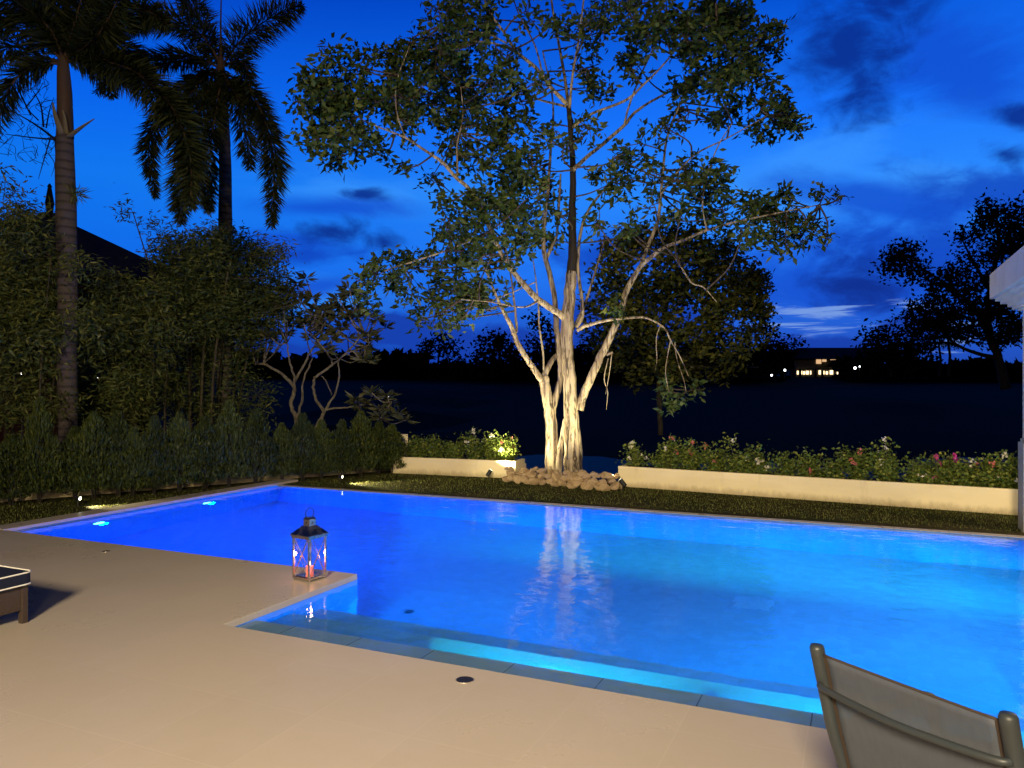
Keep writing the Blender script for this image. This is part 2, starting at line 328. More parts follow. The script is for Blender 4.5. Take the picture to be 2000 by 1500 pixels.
# ------------------------------------------------------------ mesh helpers
class MB:
    def __init__(s): s.v = []; s.f = []; s.n = 0
    def add(s, V, Fc):
        V = np.asarray(V, float); s.v.append(V); s.f += [tuple(int(i)+s.n for i in f) for f in Fc]; s.n += len(V); return s
    def box(s, lo, hi):
        x0, y0, z0 = lo; x1, y1, z1 = hi
        return s.add([(x0,y0,z0),(x1,y0,z0),(x1,y1,z0),(x0,y1,z0),(x0,y0,z1),(x1,y0,z1),(x1,y1,z1),(x0,y1,z1)],
                     [(0,3,2,1),(4,5,6,7),(0,1,5,4),(1,2,6,5),(2,3,7,6),(3,0,4,7)])
    def prism(s, poly, z0, z1):
        n = len(poly); V = [(x,y,z0) for x,y in poly]+[(x,y,z1) for x,y in poly]
        return s.add(V, [tuple(range(n-1,-1,-1)), tuple(range(n,2*n))]+[(i,(i+1)%n,n+(i+1)%n,n+i) for i in range(n)])
    def tube(s, P, r, seg=8, cap=True, flat=1.0):
        P = np.asarray(P, float); n = len(P); r = np.broadcast_to(np.asarray(r, float), (n,))
        T = np.gradient(P, axis=0); T /= np.linalg.norm(T, axis=1)[:, None]+1e-9
        up = np.array([0, 0, 1.]) if abs(T[0][2]) < .9 else np.array([0, 1., 0])
        V = []
        u = np.cross(T[0], up); u /= np.linalg.norm(u)
        for i in range(n):
            u = u-T[i]*np.dot(u, T[i]); u /= np.linalg.norm(u)+1e-9; w_ = np.cross(T[i], u)
            for k in range(seg):
                a = 2*math.pi*k/seg; V.append(P[i]+r[i]*(math.cos(a)*u+math.sin(a)*flat*w_))
        Fc = [(i*seg+k, i*seg+(k+1)%seg, (i+1)*seg+(k+1)%seg, (i+1)*seg+k) for i in range(n-1) for k in range(seg)]
        if cap: Fc += [tuple(range(seg-1, -1, -1)), tuple((n-1)*seg+k for k in range(seg))]
        return s.add(V, Fc)
    def cyl(s, c, r, z0, z1, seg=24, r2=None):
        r2 = r if r2 is None else r2
        V = [(c[0]+r*math.cos(2*math.pi*k/seg), c[1]+r*math.sin(2*math.pi*k/seg), z0) for k in range(seg)]+[(c[0]+r2*math.cos(2*math.pi*k/seg), c[1]+r2*math.sin(2*math.pi*k/seg), z1) for k in range(seg)]
        return s.add(V, [(k,(k+1)%seg,seg+(k+1)%seg,seg+k) for k in range(seg)]+[tuple(range(seg-1,-1,-1)), tuple(range(seg,2*seg))])
    def build(s, name, mat, parent=None, smooth=False, bevel=0.0):
        me = bpy.data.meshes.new(name); me.from_pydata(np.vstack(s.v).tolist(), [], s.f)
        if smooth: me.polygons.foreach_set('use_smooth', [True]*len(me.polygons))
        me.update(); me.materials.append(mat)
        o = bpy.data.objects.new(name, me); COL.objects.link(o)
        if parent is not None: o.parent = parent
        if bevel:
            b = o.modifiers.new('bevel', 'BEVEL'); b.width = bevel; b.segments = 2; b.limit_method = 'ANGLE'
        return o
def tag(o, label=None, cat=None, group=None, kind=None):
    for k, v in (('label', label), ('category', cat), ('group', group), ('kind', kind)):
        if v: o[k] = v
    return o
def empty(name, loc=(0,0,0), rz=0.0, **kw):
    o = bpy.data.objects.new(name, None); COL.objects.link(o); o.location = tuple(loc); o.rotation_euler = (0, 0, rz)
    return tag(o, **kw)
def copy_tree(o, parent=None):
    c = o.copy(); COL.objects.link(c); c.parent = parent
    for ch in o.children: copy_tree(ch, c)
    return c
def unit(v): return v/(np.linalg.norm(v, axis=-1, keepdims=True)+1e-9)
def catmull(P, sub=5):
    P = np.asarray(P, float)
    if len(P) < 3: return np.array([P[0]+(P[-1]-P[0])*k/sub for k in range(sub+1)])
    Q = np.vstack([2*P[0]-P[1], P, 2*P[-1]-P[-2]]); o = []
    for i in range(1, len(Q)-2):
        for k in range(sub):
            t_ = k/sub; a, b, c, d = Q[i-1], Q[i], Q[i+1], Q[i+2]
            o.append(.5*((2*b)+(-a+c)*t_+(2*a-5*b+4*c-d)*t_**2+(-a+3*b-3*c+d)*t_**3))
    o.append(P[-1]); return np.array(o)
def leaves(name, P, Dr, L, W, mat, parent=None, fold=.0):
    """one folded leaf blade per point"""
    P = np.asarray(P, float); n = len(P); Dr = unit(np.asarray(Dr, float))
    L = np.broadcast_to(L, (n,))[:, None]; W = np.broadcast_to(W, (n,))[:, None]
    S = unit(np.cross(Dr, unit(rng.normal(size=(n, 3)))))
    N = np.cross(S, Dr)
    V = np.empty((n, 4, 3)); mid = P+Dr*L*.48
    V[:, 0] = P; V[:, 1] = mid+S*W/2+N*W*fold; V[:, 2] = P+Dr*L-N*L*.06; V[:, 3] = mid-S*W/2+N*W*fold
    me = bpy.data.meshes.new(name); me.vertices.add(4*n); me.vertices.foreach_set('co', V.ravel())
    me.loops.add(4*n); me.loops.foreach_set('vertex_index', np.arange(4*n, dtype=np.int32))
    me.polygons.add(n); me.polygons.foreach_set('loop_start', np.arange(0, 4*n, 4, dtype=np.int32)); me.polygons.foreach_set('loop_total', np.full(n, 4, dtype=np.int32))
    me.update(calc_edges=True); me.validate(); me.materials.append(mat)
    o = bpy.data.objects.new(name, me); COL.objects.link(o)
    if parent is not None: o.parent = parent
    return o
def root_at(loc): return np.asarray(loc, float)

# ------------------------------------------------------------ ground (one sheet in the pool frame, with a pit under the pool)
def terrain(a, b):
    x, y, _ = AB(a, b)
    z = -.03
    d = b-8.9
    if d > 0:
        s_ = min(d/3.5, 1); s_ = s_*s_*(3-2*s_)
        lx = min(max((x+8)/4, 0), 1); lx = lx*lx*(3-2*lx)     # the pond side drops, the left stays level
        z = -.03-1.45*s_*lx
        if y > 31:
            q = min((y-31)/70, 1); z = z+(2.75-z)*(q**.8)
    elif x < -9: z = -.03
    return z
avals = sorted(set([-900, -500, -300, -200, -140, -100, -75, -55, -40, -30, -24, -20, -16, -13, -10, -8.5, -7, -6, -5.16, -5.14, -3, -1, 0, 1, 3, 5, 6.04, 6.06, 7, 8, 10, 12, 15, 18, 22, 27, 33, 40, 50, 65, 80, 100, 140, 200, 300, 500, 900]))
bvals = sorted(set([-300, -100, -40, -15, -8, -3, -.5, -.48, 1, 3, 5, 6.11, 6.13, 7, 8, 8.9, 9.6, 10.3, 11, 11.7, 12.4, 14, 16, 18, 20, 22, 24, 26, 28, 31, 35, 40, 47, 55, 65, 75, 88, 100, 130, 200, 400, 800, 1500]))
V = []; Fc = []
for b in bvals:
    for a in avals:
        z = terrain(a, b)
        if -5.15 < a < 6.05 and -.49 < b < 6.12: z = -2.2
        if b < -.49 and b > -20 and -15 < a < 15: z = -.2
        V.append((a, b, z))
na_ = len(avals)
for j in range(len(bvals)-1):
    for i in range(na_-1):
        k = j*na_+i; Fc.append((k, k+1, k+na_+1, k+na_))
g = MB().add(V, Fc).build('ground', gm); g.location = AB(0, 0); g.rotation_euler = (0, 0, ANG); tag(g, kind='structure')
xs_ = np.linspace(-10, 60, 90); nr_ = [(x, 17.6+.5*math.sin(x*1.1)+.3*math.sin(x*2.7), -1.12) for x in xs_]; fr_s = [(x, 27.5+1.6*math.sin(x*.35+1)+1.0*math.sin(x*.9)+.5*math.sin(x*2.3), -1.12) for x in xs_]
pond = MB().add(nr_+fr_s, [(i, i+1, 91+i, 90+i) for i in range(89)]).build('pond', pm); tag(pond, kind='structure')

# ------------------------------------------------------------ pool and terrace
WL = -.045
FLOOR = -1.6
def inab(o): o.location = AB(0, 0); o.rotation_euler = (0, 0, ANG); return o
A0, A1, B1 = -4.85, 5.75, 6.0
pb = MB()
fl_ = MB().add([(A0-.05, 1.5, FLOOR), (0, 1.5, FLOOR), (0, 1.0, FLOOR), (A1+.05, 1.0, FLOOR), (A1+.05, B1+.05, FLOOR), (A0-.05, B1+.05, FLOOR)], [(0, 1, 2, 3, 4, 5)]); fo_ = inab(fl_.build('pool_floor', floor_m)); tag(fo_, kind='structure')
#pb.add([(A0, 1.54, FLOOR), (0, 1.54, FLOOR), (0, 1.05, FLOOR), (A1, 1.05, FLOOR), (A1, B1, FLOOR), (A0, B1, FLOOR)], [(0, 1, 2, 3, 4, 5)])
def wall(p, q, z0, z1): pb.add([(*p, z0), (*q, z0), (*q, z1), (*p, z1)], [(0, 1, 2, 3)])
TOP = -.05
wall((A0, 1.54), (0, 1.54), FLOOR, TOP); wall((0, 1.54), (0, 0), FLOOR, TOP)
wall((A0, B1), (A0, 1.54), FLOOR, -.03); wall((A1, B1), (A0, B1), FLOOR, -.036); wall((A1, 0), (A1, B1), FLOOR, TOP)
pool = inab(pb.build('pool_basin', pool_m)); tag(pool, kind='structure')
sb_ = MB()
T1, T2, T3 = (-.075, .31), (-.27, .70), (-.47, 1.05)
sb_.box((0.002, -.02, -1.59), (A1-.002, T1[1], T1[0])); ss_ = MB(); ss_.box((0.002, T1[1]+.001, -1.59), (A1-.002, T2[1], T2[0])); ss_.box((0.002, T2[1]+.001, -1.59), (A1-.002, T3[1]+.002, T3[0])); tag(inab(ss_.build('pool_treads', tread_m, bevel=.006)), kind='structure')
steps = inab(sb_.build('pool_steps', step_m, bevel=.006)); tag(steps, kind='structure')
wt = MB().add([(A0, 1.54, WL), (0, 1.54, WL), (0, 0, WL), (A1, 0, WL), (A1, B1, WL), (A0, B1, WL)], [(0, 1, 2, 3, 4, 5)])
water = inab(wt.build('pool_water', wm)); tag(water, kind='structure')
dk = MB()
dk.prism([(-14, -12), (14, -12), (14, 6.4), (6.05, 6.4), (6.05, 0), (A1, 0), (0, 0), (0, 1.54), (A0, 1.54), (-5.2, 1.54), (-14, 1.54)], -.09, 0)
deck = inab(dk.build('pool_deck', deck_m, bevel=.004)); tag(deck, kind='structure')
cp = MB(); cp.box((A0-.3, 1.545, -.12), (A0, 6.53, .006)); cl = inab(cp.build('pool_coping_side', cop_m, bevel=.005)); tag(cl, kind='structure')
cp = MB(); cp.prism([(A0+.002, B1), (A1, B1), (A1+.3, B1), (A1+.3, 6.27), (A0+.002, 6.13)], -.14, -.032); cf = inab(cp.build('pool_coping_far', cop_m, bevel=.003)); tag(cf, kind='structure')
cp = MB(); cp.box((A1, 0.002, -.14), (A1+.298, 5.998, .003)); cr = inab(cp.build('pool_coping_end', cop_m, bevel=.003)); tag(cr, kind='structure')

# underwater lamps and an added fill
def pool_lamp(a, b, z, na, nb, label, power, col, r=.075, size=.12):
    e = empty('pool_light', AB(a, b, z), label=label, cat='pool light', group='underwater pool lights')
    n = AX*na+BX*nb; rz = math.atan2(n[1], n[0])
    e.rotation_euler = (0, 0, rz)
    m = MB(); m.tube([(0.0, 0, 0), (.012, 0, 0)], r, 24); m.build('lens', poollens_m, e)
    m = MB(); P = [( .006, (r+.012)*math.cos(k*math.pi/12), (r+.012)*math.sin(k*math.pi/12)) for k in range(25)]; m.tube(P, .010, 6, cap=False); m.build('rim', steelring_m, e, smooth=True)
    q = AB(a+na*.10, b+nb*.10, z); tg = AB(a+na*3, b+nb*3, z-.5)
    lamp('underwater_lamp_or_fill', 'AREA', q, power, col, tg, size=size, shape='DISK')
BLU = (.0, .080, 1.0); AZU = (.03, .42, 1.0)
pool_lamp(A0+.002, 4.50, -.46, 1, 0, 'bluish white underwater light in the left pool wall, farther from the terrace', 215, BLU)
pool_lamp(A0+.002, 2.73, -.46, 1, 0, 'bluish white underwater light in the left pool wall, nearest the terrace corner', 215, BLU)
for (a_, lb) in ((2.25, 'cyan light under the submerged ledge, opposite the round deck drain'), (4.15, 'cyan light under the submerged ledge, beside the sling chair')):
    e = empty('step_light', AB(a_, T1[1]+.004, -.165), ANG, label=lb, cat='pool light', group='lights under the pool ledge')
    m = MB(); m.tube([(0, 0, 0), (0, .008, 0)], .045, 20); m.build('lens', poollens_m, e)
    m = MB(); P = [(.053*math.cos(k*math.pi/12), .004, .053*math.sin(k*math.pi/12)) for k in range(25)]; m.tube(P, .006, 6, cap=False); m.build('rim', steelring_m, e, smooth=True)
    ll_ = lamp('ledge_lamp', 'AREA', AB(a_, T1[1]+.03, -.14), 430, (.0, .90, .88), AB(a_, T1[1]+.22, -.27), size=1.3, shape='RECTANGLE', spread=R(110)); ll_.data.size_y = .03; ll_.rotation_euler = (R(35), 0, ANG)
    lamp('ledge_wash', 'SPOT', AB(a_, T1[1]+.06, -.17), 110, (.0, .42, 1.0), AB(a_, 5, -.9), spot_size=R(150), spot_blend=.6, shadow_soft_size=.06)
lamp('underwater_lamp_or_fill', 'AREA', AB(A1-.1, 1.35, -.16), 300, (.0, .36, 1.0), AB(0, .7, -.5), size=.12, shape='DISK')  # unseen fill, added at the right end to brighten the treads
lamp('underwater_lamp_or_fill', 'AREA', AB(A1-.1, 4.6, -.5), 46, (.03, .42, 1.0), AB(0, 4.0, -1.4), size=.2, shape='DISK')
lamp('underwater_lamp_or_fill', 'AREA', AB(A1-.1, 2.4, -.5), 52, (.03, .44, 1.0), AB(0, 2.6, -1.4), size=.2, shape='DISK')
lamp('underwater_lamp_or_fill', 'AREA', AB(.06, 1.30, -.8), 60, (.0, .30, 1.0), AB(4, 3.4, -1.5), size=.12, shape='DISK')
lamp('underwater_lamp_or_fill', 'AREA', AB(-2.4, 1.64, -.5), 150, BLU, AB(-2.4, 6, -1.2), size=.2, shape='DISK')

for (x_, y_, mt_, lb_) in ((.76, 8.15, 'pale', 'pale square cover on the pool floor under the trunk reflection'), (2.34, 7.47, 'pale', 'pale square cover on the pool floor toward the right'), (-.99, 7.3, 'dark', 'dark drain on the pool floor past the deck corner')):
    e = empty('floor_cover', (x_, y_, FLOOR), ANG, label=lb_, cat='drain'); k_ = .17 if mt_ == 'pale' else .04
    m = MB(); m.box((-k_, -k_, 0), (k_, k_, .012)); m.build('plate', cover_m if mt_ == 'pale' else drain_m, e, bevel=.004)
    m = MB()
    for j in range(5): m.box((-k_*.8, -k_*.8+j*k_*.4-.004, .0125), (k_*.8, -k_*.8+j*k_*.4+.004, .016))
    m.build('grille', floor_m if mt_ == 'pale' else black_m, e)
# deck fittings
for (u, v, lb) in ((908, 1328, 'round dark deck drain with pale ring near the pool ledge'), (207, 1077, 'small dark deck drain close to the left pool edge')):
    q = gpx(u, v); e = empty('deck_drain', (q[0], q[1], 0), label=lb, cat='drain', group='drains in the deck')
    r = .047 if u > 500 else .034
    MB().cyl((0, 0), r, .001, .003).build('grate', drain_m, e, smooth=False)
    m = MB(); m.tube([((r+.004)*math.cos(k*math.pi/16), (r+.004)*math.sin(k*math.pi/16), 0.001) for k in range(33)], .003, 6, cap=False); m.build('rim', steelring_m, e, smooth=True)

# ------------------------------------------------------------ planter walls
def planter(p0, p1, depth, z1, label, soil_drop=.02):
    p0 = np.array(p0[:2]); p1 = np.array(p1[:2]); L = np.linalg.norm(p1-p0); ang = math.atan2(*(p1-p0)[::-1])
    e = empty('planter', (p0[0], p0[1], -.03), ang, label=label, cat='planter', group='rendered planters along the lawn')
    t_ = .07; m = MB(); h = z1+.03
    m.box((0, 0, -.3), (L, t_, h)); m.box((0, depth-t_, -1.2), (L, depth, h-.09)); m.box((0, t_+.001, -1.2), (t_, depth-t_-.001, h)); m.box((L-t_, t_+.001, -1.2), (L, depth-t_-.001, h))
    m.build('wall', render_m, e, bevel=.008)
    s_ = MB(); nx, ny = int(L/.08), 5; Vv = []; Ff = []
    for j in range(ny+1):
        for i in range(nx+1): Vv.append((t_-.002+(L-2*t_+.004)*i/nx, t_-.002+(depth-2*t_+.004)*j/ny, h-soil_drop+rng.normal()*.010))
    for j in range(ny):
        for i in range(nx): k = j*(nx+1)+i; Ff.append((k, k+1, k+nx+2, k+nx+1))
    s_.add(Vv, Ff).build('soil', soil_m, e)
    return p0, (p1-p0)/L, L
pr0 = gpx(1207, 946); pr1 = gpx(1988, 1002); prd = (pr1-pr0)/np.linalg.norm(pr1-pr0)
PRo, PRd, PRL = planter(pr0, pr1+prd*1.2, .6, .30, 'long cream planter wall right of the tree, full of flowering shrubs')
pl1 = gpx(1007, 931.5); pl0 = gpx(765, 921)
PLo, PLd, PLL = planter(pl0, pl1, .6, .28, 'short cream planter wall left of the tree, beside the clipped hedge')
# left boundary wall behind the hedge
W0 = np.array([-9.6, 9.0]); W1 = np.array([-2.05, 15.15])
L = np.linalg.norm(W1-W0); e = MB(); e.box((0, 0, -.3), (L, .16, .66)); bw = e.build('boundary_wall', render_m, bevel=.008)
bw.location = (W0[0], W0[1], 0); bw.rotation_euler = (0, 0, math.atan2(*(W1-W0)[::-1])); tag(bw, 'low cream garden wall standing behind the row of clipped shrubs', 'wall')

# ------------------------------------------------------------ coral stones
def rock_mesh(i):
    import bmesh
    bm = bmesh.new(); bmesh.ops.create_icosphere(bm, subdivisions=3, radius=1)
    r_ = np.random.default_rng(100+i); k = r_.normal(size=(9, 3)); ph = r_.uniform(0, 6, 9)
    pn = unit(r_.normal(size=(13, 3))); po = r_.uniform(.52, .92, 13)
    for v in bm.verts:
        c = np.array(v.co); d = 1+.16*sum(math.sin(1.7*np.dot(k[j], c)+ph[j]) for j in range(5))/2
        q = c*d
        for n_, o_2 in zip(pn, po):
            h_ = np.dot(q, n_)-o_2
            if h_ > 0: q = q-n_*h_*.92
        v.co = q+r_.normal(size=3)*.022
    me = bpy.data.meshes.new('coral_stone'); bm.to_mesh(me); bm.free()
    me.materials.append(rock_m); return me
RM = [rock_mesh(i) for i in range(6)]
sp = catmull([gpx(990, 938), gpx(1040, 943), gpx(1100, 948), gpx(1160, 954), gpx(1206, 957)], 12)
nst = 0
seglen = np.concatenate([[0], np.cumsum(np.linalg.norm(np.diff(sp, axis=0), axis=1))])
for row, (zc, off) in enumerate(((.03, 0), (.115, .06), (.19, .02))):
    s_ = off
    while s_ < seglen[-1]:
        w_ = rng.uniform(.06, .115)*(1.0 if row < 2 else .85)
        q = [np.interp(s_, seglen, sp[:, k]) for k in range(3)]
        if not (row == 2 and rng.random() < .25):
            o = bpy.data.objects.new('coral_stone', RM[nst % 6]); COL.objects.link(o)
            o.location = (q[0]+rng.normal()*.02, q[1]+.06+row*.05+rng.normal()*.02, zc+rng.normal()*.012-.0)
            o.scale = (w_, w_*rng.uniform(.8, 1.2), w_*rng.uniform(.62, .85)); o.rotation_euler = (rng.uniform(-.5, .5), rng.uniform(-.5, .5), rng.uniform(0, 6.3))
            tag(o, ['rough coral stone on the lawn, bottom course of the low border before the tree', 'rough coral stone in the middle course of the border before the tree', 'rough coral stone on top of the low border before the tree'][row], 'stone', 'coral stones edging the tree bed')
            nst += 1
        s_ += w_*1.42
for k in range(9):                      # small pile against the right planter corner
    o = bpy.data.objects.new('coral_stone', RM[k % 6]); COL.objects.link(o); w_ = rng.uniform(.05, .08)
    o.location = (1.62+rng.normal()*.10, 12.30+.1*k % .2+rng.normal()*.03, 0.03+.07*(k//3)); o.scale = (w_, w_, w_*.8); o.rotation_euler = tuple(rng.uniform(0, 6, 3))
    tag(o, 'brightly lit coral stone heaped at the corner of the long planter', 'stone', 'coral stones heaped by the right spotlight')

# ------------------------------------------------------------ spike spotlights
def spike_light(pos, aim, label, power, spot=70, r=.035, ln=.13, tilt_h=.12, lens_emit=True):
    """black cylinder head on a spike, lens at the aimed end"""
    e = empty('spike_light', pos, label=label, cat='garden light', group='spike lights in the lawn')
    d = unit(np.array(aim, float)-np.array(pos)-np.array([0, 0, tilt_h])); c = np.array([0, 0, tilt_h])
    m = MB(); m.tube([(0, 0, -.05), (0, 0, tilt_h)], .012, 8); m.build('spike', black_m, e)
    m = MB(); m.tube([c-d*ln*.5, c-d*ln*.45, c+d*ln*.5], [r*.6, r, r], 16); m.build('housing', black_m, e, smooth=False)
    m = MB(); m.tube([c+d*ln*.505, c+d*(ln*.52)], r*.88, 16); m.build('lens', lens_m, e)
    q = np.array(pos)+c+d*(ln*.5+.03)
    lamp('spike_lamp', 'SPOT', q, power, (1.0, .86, .50), q+d, spot_size=R(spot), spot_blend=.7, shadow_soft_size=.03)
    return e
TB = px(1118, 930, 13.6)
q = px(955, 930, 13.45); spike_light((q[0], q[1], -.03), (.65, 13.7, 1.7), 'black spike light tilted toward the tree before the left planter', 420, 125)
q = gpx(1216, 954); spike_light((q[0], q[1]-.02, -.03), (.15, 13.2, 2.2), 'black spike light aimed at the trunks beside the heaped stones', 400, 105)
q = gpx(152, 984); spike_light((q[0], q[1], -.03), (q[0]+.7, q[1]-.12, -.03), 'small bright spike light in the grass near the left pool corner', 150, 72, r=.028, ln=.07, tilt_h=.11)
q = gpx(665, 940); spike_light((q[0], q[1], -.03), (q[0]+1.2, q[1]-.25, -.03), 'small bright spike light in the grass at the far end of the hedge', 220, 80, r=.028, ln=.07, tilt_h=.11)

# ------------------------------------------------------------ pavilion at the right
pv = empty('pavilion', AB(0, 0), ANG, label='white pavilion corner with stepped cornice and square column right of the planter', cat='pavilion')
a0, b0, wd = 5.64, 6.28, .30
AE, BN = 9.8, 3.0
ped_m = pmat('olive_grey_paint', (.36, .34, .28), .6, .3, bump=(40, .08, .002), vary=(2.0, (.28, .26, .21), .4, (1, 1, 1)))
def column(ac, bc, main=False):
    m = MB(); m.box((ac-.13, bc-.13, 1.02), (ac+.13, bc+.13, 2.5)); sh = m.build('column', cream_m, pv, bevel=.006)
    m = MB(); m.box((ac-.17, bc-.17, -.15), (ac+.17, bc+.17, .98)); m.box((ac-.15, bc-.15, .981), (ac+.15, bc+.15, 1.019)); m.build('pedestal', ped_m, sh, bevel=.006)
for (ac, bc) in ((a0+.17, b0+.19), (AE, b0+.19), (a0+.6, BN+.1), (AE, BN+.1)): column(ac, bc)
m = MB(); F0 = b0+.36
for (o_t, z0, z1) in ((.0, 2.50, 2.52), (.05, 2.521, 2.555), (.09, 2.556, 2.60), (.155, 2.601, 2.64), (.20, 2.641, 2.675)):
    m.box((a0-o_t, BN-.2-o_t, z0), (AE+.3+o_t, F0+o_t, z1))
m.build('cornice', cream_m, pv, bevel=.003)
m = MB(); m.box((a0-.25, BN-.45, 2.677), (AE+.55, F0+.25, 2.975)); m.build('fascia', cream_m, pv, bevel=.004)
m = MB(); m.add([(a0-.25, BN-.45, 2.978), (AE+.55, BN-.45, 2.978), (AE+.55, F0+.25, 2.978), (a0-.25, F0+.25, 2.978), ((a0+AE)/2, BN+1.6, 3.9)], [(0,1,4),(1,2,4),(2,3,4),(3,0,4),(3,2,1,0)]); m.build('roof', roof_m, pv)
m = MB(); m.tube([(7.6, 5.3, 1.98), (7.6, 5.3, 2.02), (7.6, 5.3, 2.1), (7.6, 5.3, 2.16)], [.06, .11, .09, .03], 16); m.tube([(7.6, 5.3, 2.161), (7.6, 5.3, 2.499)], .006, 6); m.build('pendant_lamp', globe_m, pv)
lamp('pavilion_lamp', 'POINT', AB(7.6, 5.3, 1.85), 190, (1, .80, .50), shadow_soft_size=.12)

# ------------------------------------------------------------ grass blades (nobody could count them)
def grass():
    N = 95000
    a = rng.uniform(-8.5, 7.2, N); b = rng.uniform(1.4, 10.2, N)
    p_ = C1[None]+a[:, None]*AX+b[:, None]*BX; x, y = p_[:, 0], p_[:, 1]
    ok = ~((a > -5.17) & (a < 6.1) & (b < np.where(a < A0, 6.6, 6.16+(a-A0)*.0125)))
    ok &= ~((a > 6.0) & (b < 6.4))
    # in front of planters / hedge line
    def side(o, d, x, y): return (x-o[0])*(-d[1])+(y-o[1])*d[0]
    sr = side(PRo, PRd, x, y); al = (x-PRo[0])*PRd[0]+(y-PRo[1])*PRd[1]
    ok &= ~((al > 0) & (sr > -.01)); sl = side(PLo, PLd, x, y); al2 = (x-PLo[0])*PLd[0]+(y-PLo[1])*PLd[1]
    ok &= ~((al2 > 0) & (al2 < PLL) & (sl > -.01)); ok &= ~((al2 >= PLL) & (al <= 0) & (sl > -.6) & (y > 12.35))
    hd = (W1-W0)/np.linalg.norm(W1-W0); sh = side(W0, hd, x, y); ok &= sh < -.45+rng.normal(size=N)*.08
    ok &= (np.abs(x/y) < .75)
    x, y = x[ok], y[ok]; n = len(x); P = np.stack([x, y, np.full(n, -.035)], 1)
    D_ = np.stack([rng.normal(size=n)*.45, rng.normal(size=n)*.45, np.ones(n)], 1)
    pt = np.sin(x*3.1+1)*np.cos(y*2.7)
    o = leaves('grass', P, D_, rng.uniform(.018, .045, n)*(1+.25*pt), rng.uniform(.004, .008, n), grass_m)
    tag(o, 'short green lawn grass between the pool and the planters', 'grass', kind='stuff')
grass()

# ------------------------------------------------------------ trees
def clump_points(centres, nleaf, sub_r, rng_=rng):
    """leaves gathered round small twig ends inside each clump (c, r, weight)"""
    P = []; S = []
    for c, r, wt in centres:
        ns = max(3, int(wt*nleaf*(r**2)/14))
        d = unit(rng_.normal(size=(ns, 3))); rad = r*rng_.uniform(.15, 1.05, ns)[:, None]**.6
        q = c+d*rad*np.array([1, 1, .85]); S.append(q)
        for s_ in q:
            k = rng_.integers(9, 20); P.append(s_+rng_.normal(size=(k, 3))*sub_r)
    return np.vstack(P), S
def leafdir(n, up=.1, droop=0.0):
    d = rng.normal(size=(n, 3)); d[:, 2] = d[:, 2]*.7+up-droop; return d
def twigs(mb, clumps, subs, bp, br, r0=.018):
    bp = np.vstack(bp)
    for (c, r, wt), S in zip(clumps, subs):
        cost = np.linalg.norm(bp-c, axis=1)+.6*np.maximum(0, bp[:, 2]-c[2]); k = int(np.argmin(cost)); s_ = bp[k]
        mid = (s_+c)/2+np.array([rng.normal()*.08, rng.normal()*.08, -.05*np.linalg.norm(c-s_)])
        if np.linalg.norm(c-s_) > .15:
            pa = catmull([s_, mid, c], 4); mb.tube(pa, np.linspace(r0, r0*.5, len(pa)), 5, cap=False)
        idx = rng.permutation(len(S))[:min(7, max(3, len(S)//3))]
        for i in idx:
            t_ = S[i]; pa = catmull([c, (c+t_)/2+rng.normal(size=3)*.05, t_], 3); mb.tube(pa, np.linspace(r0*.5, r0*.22, len(pa)), 4, cap=False)

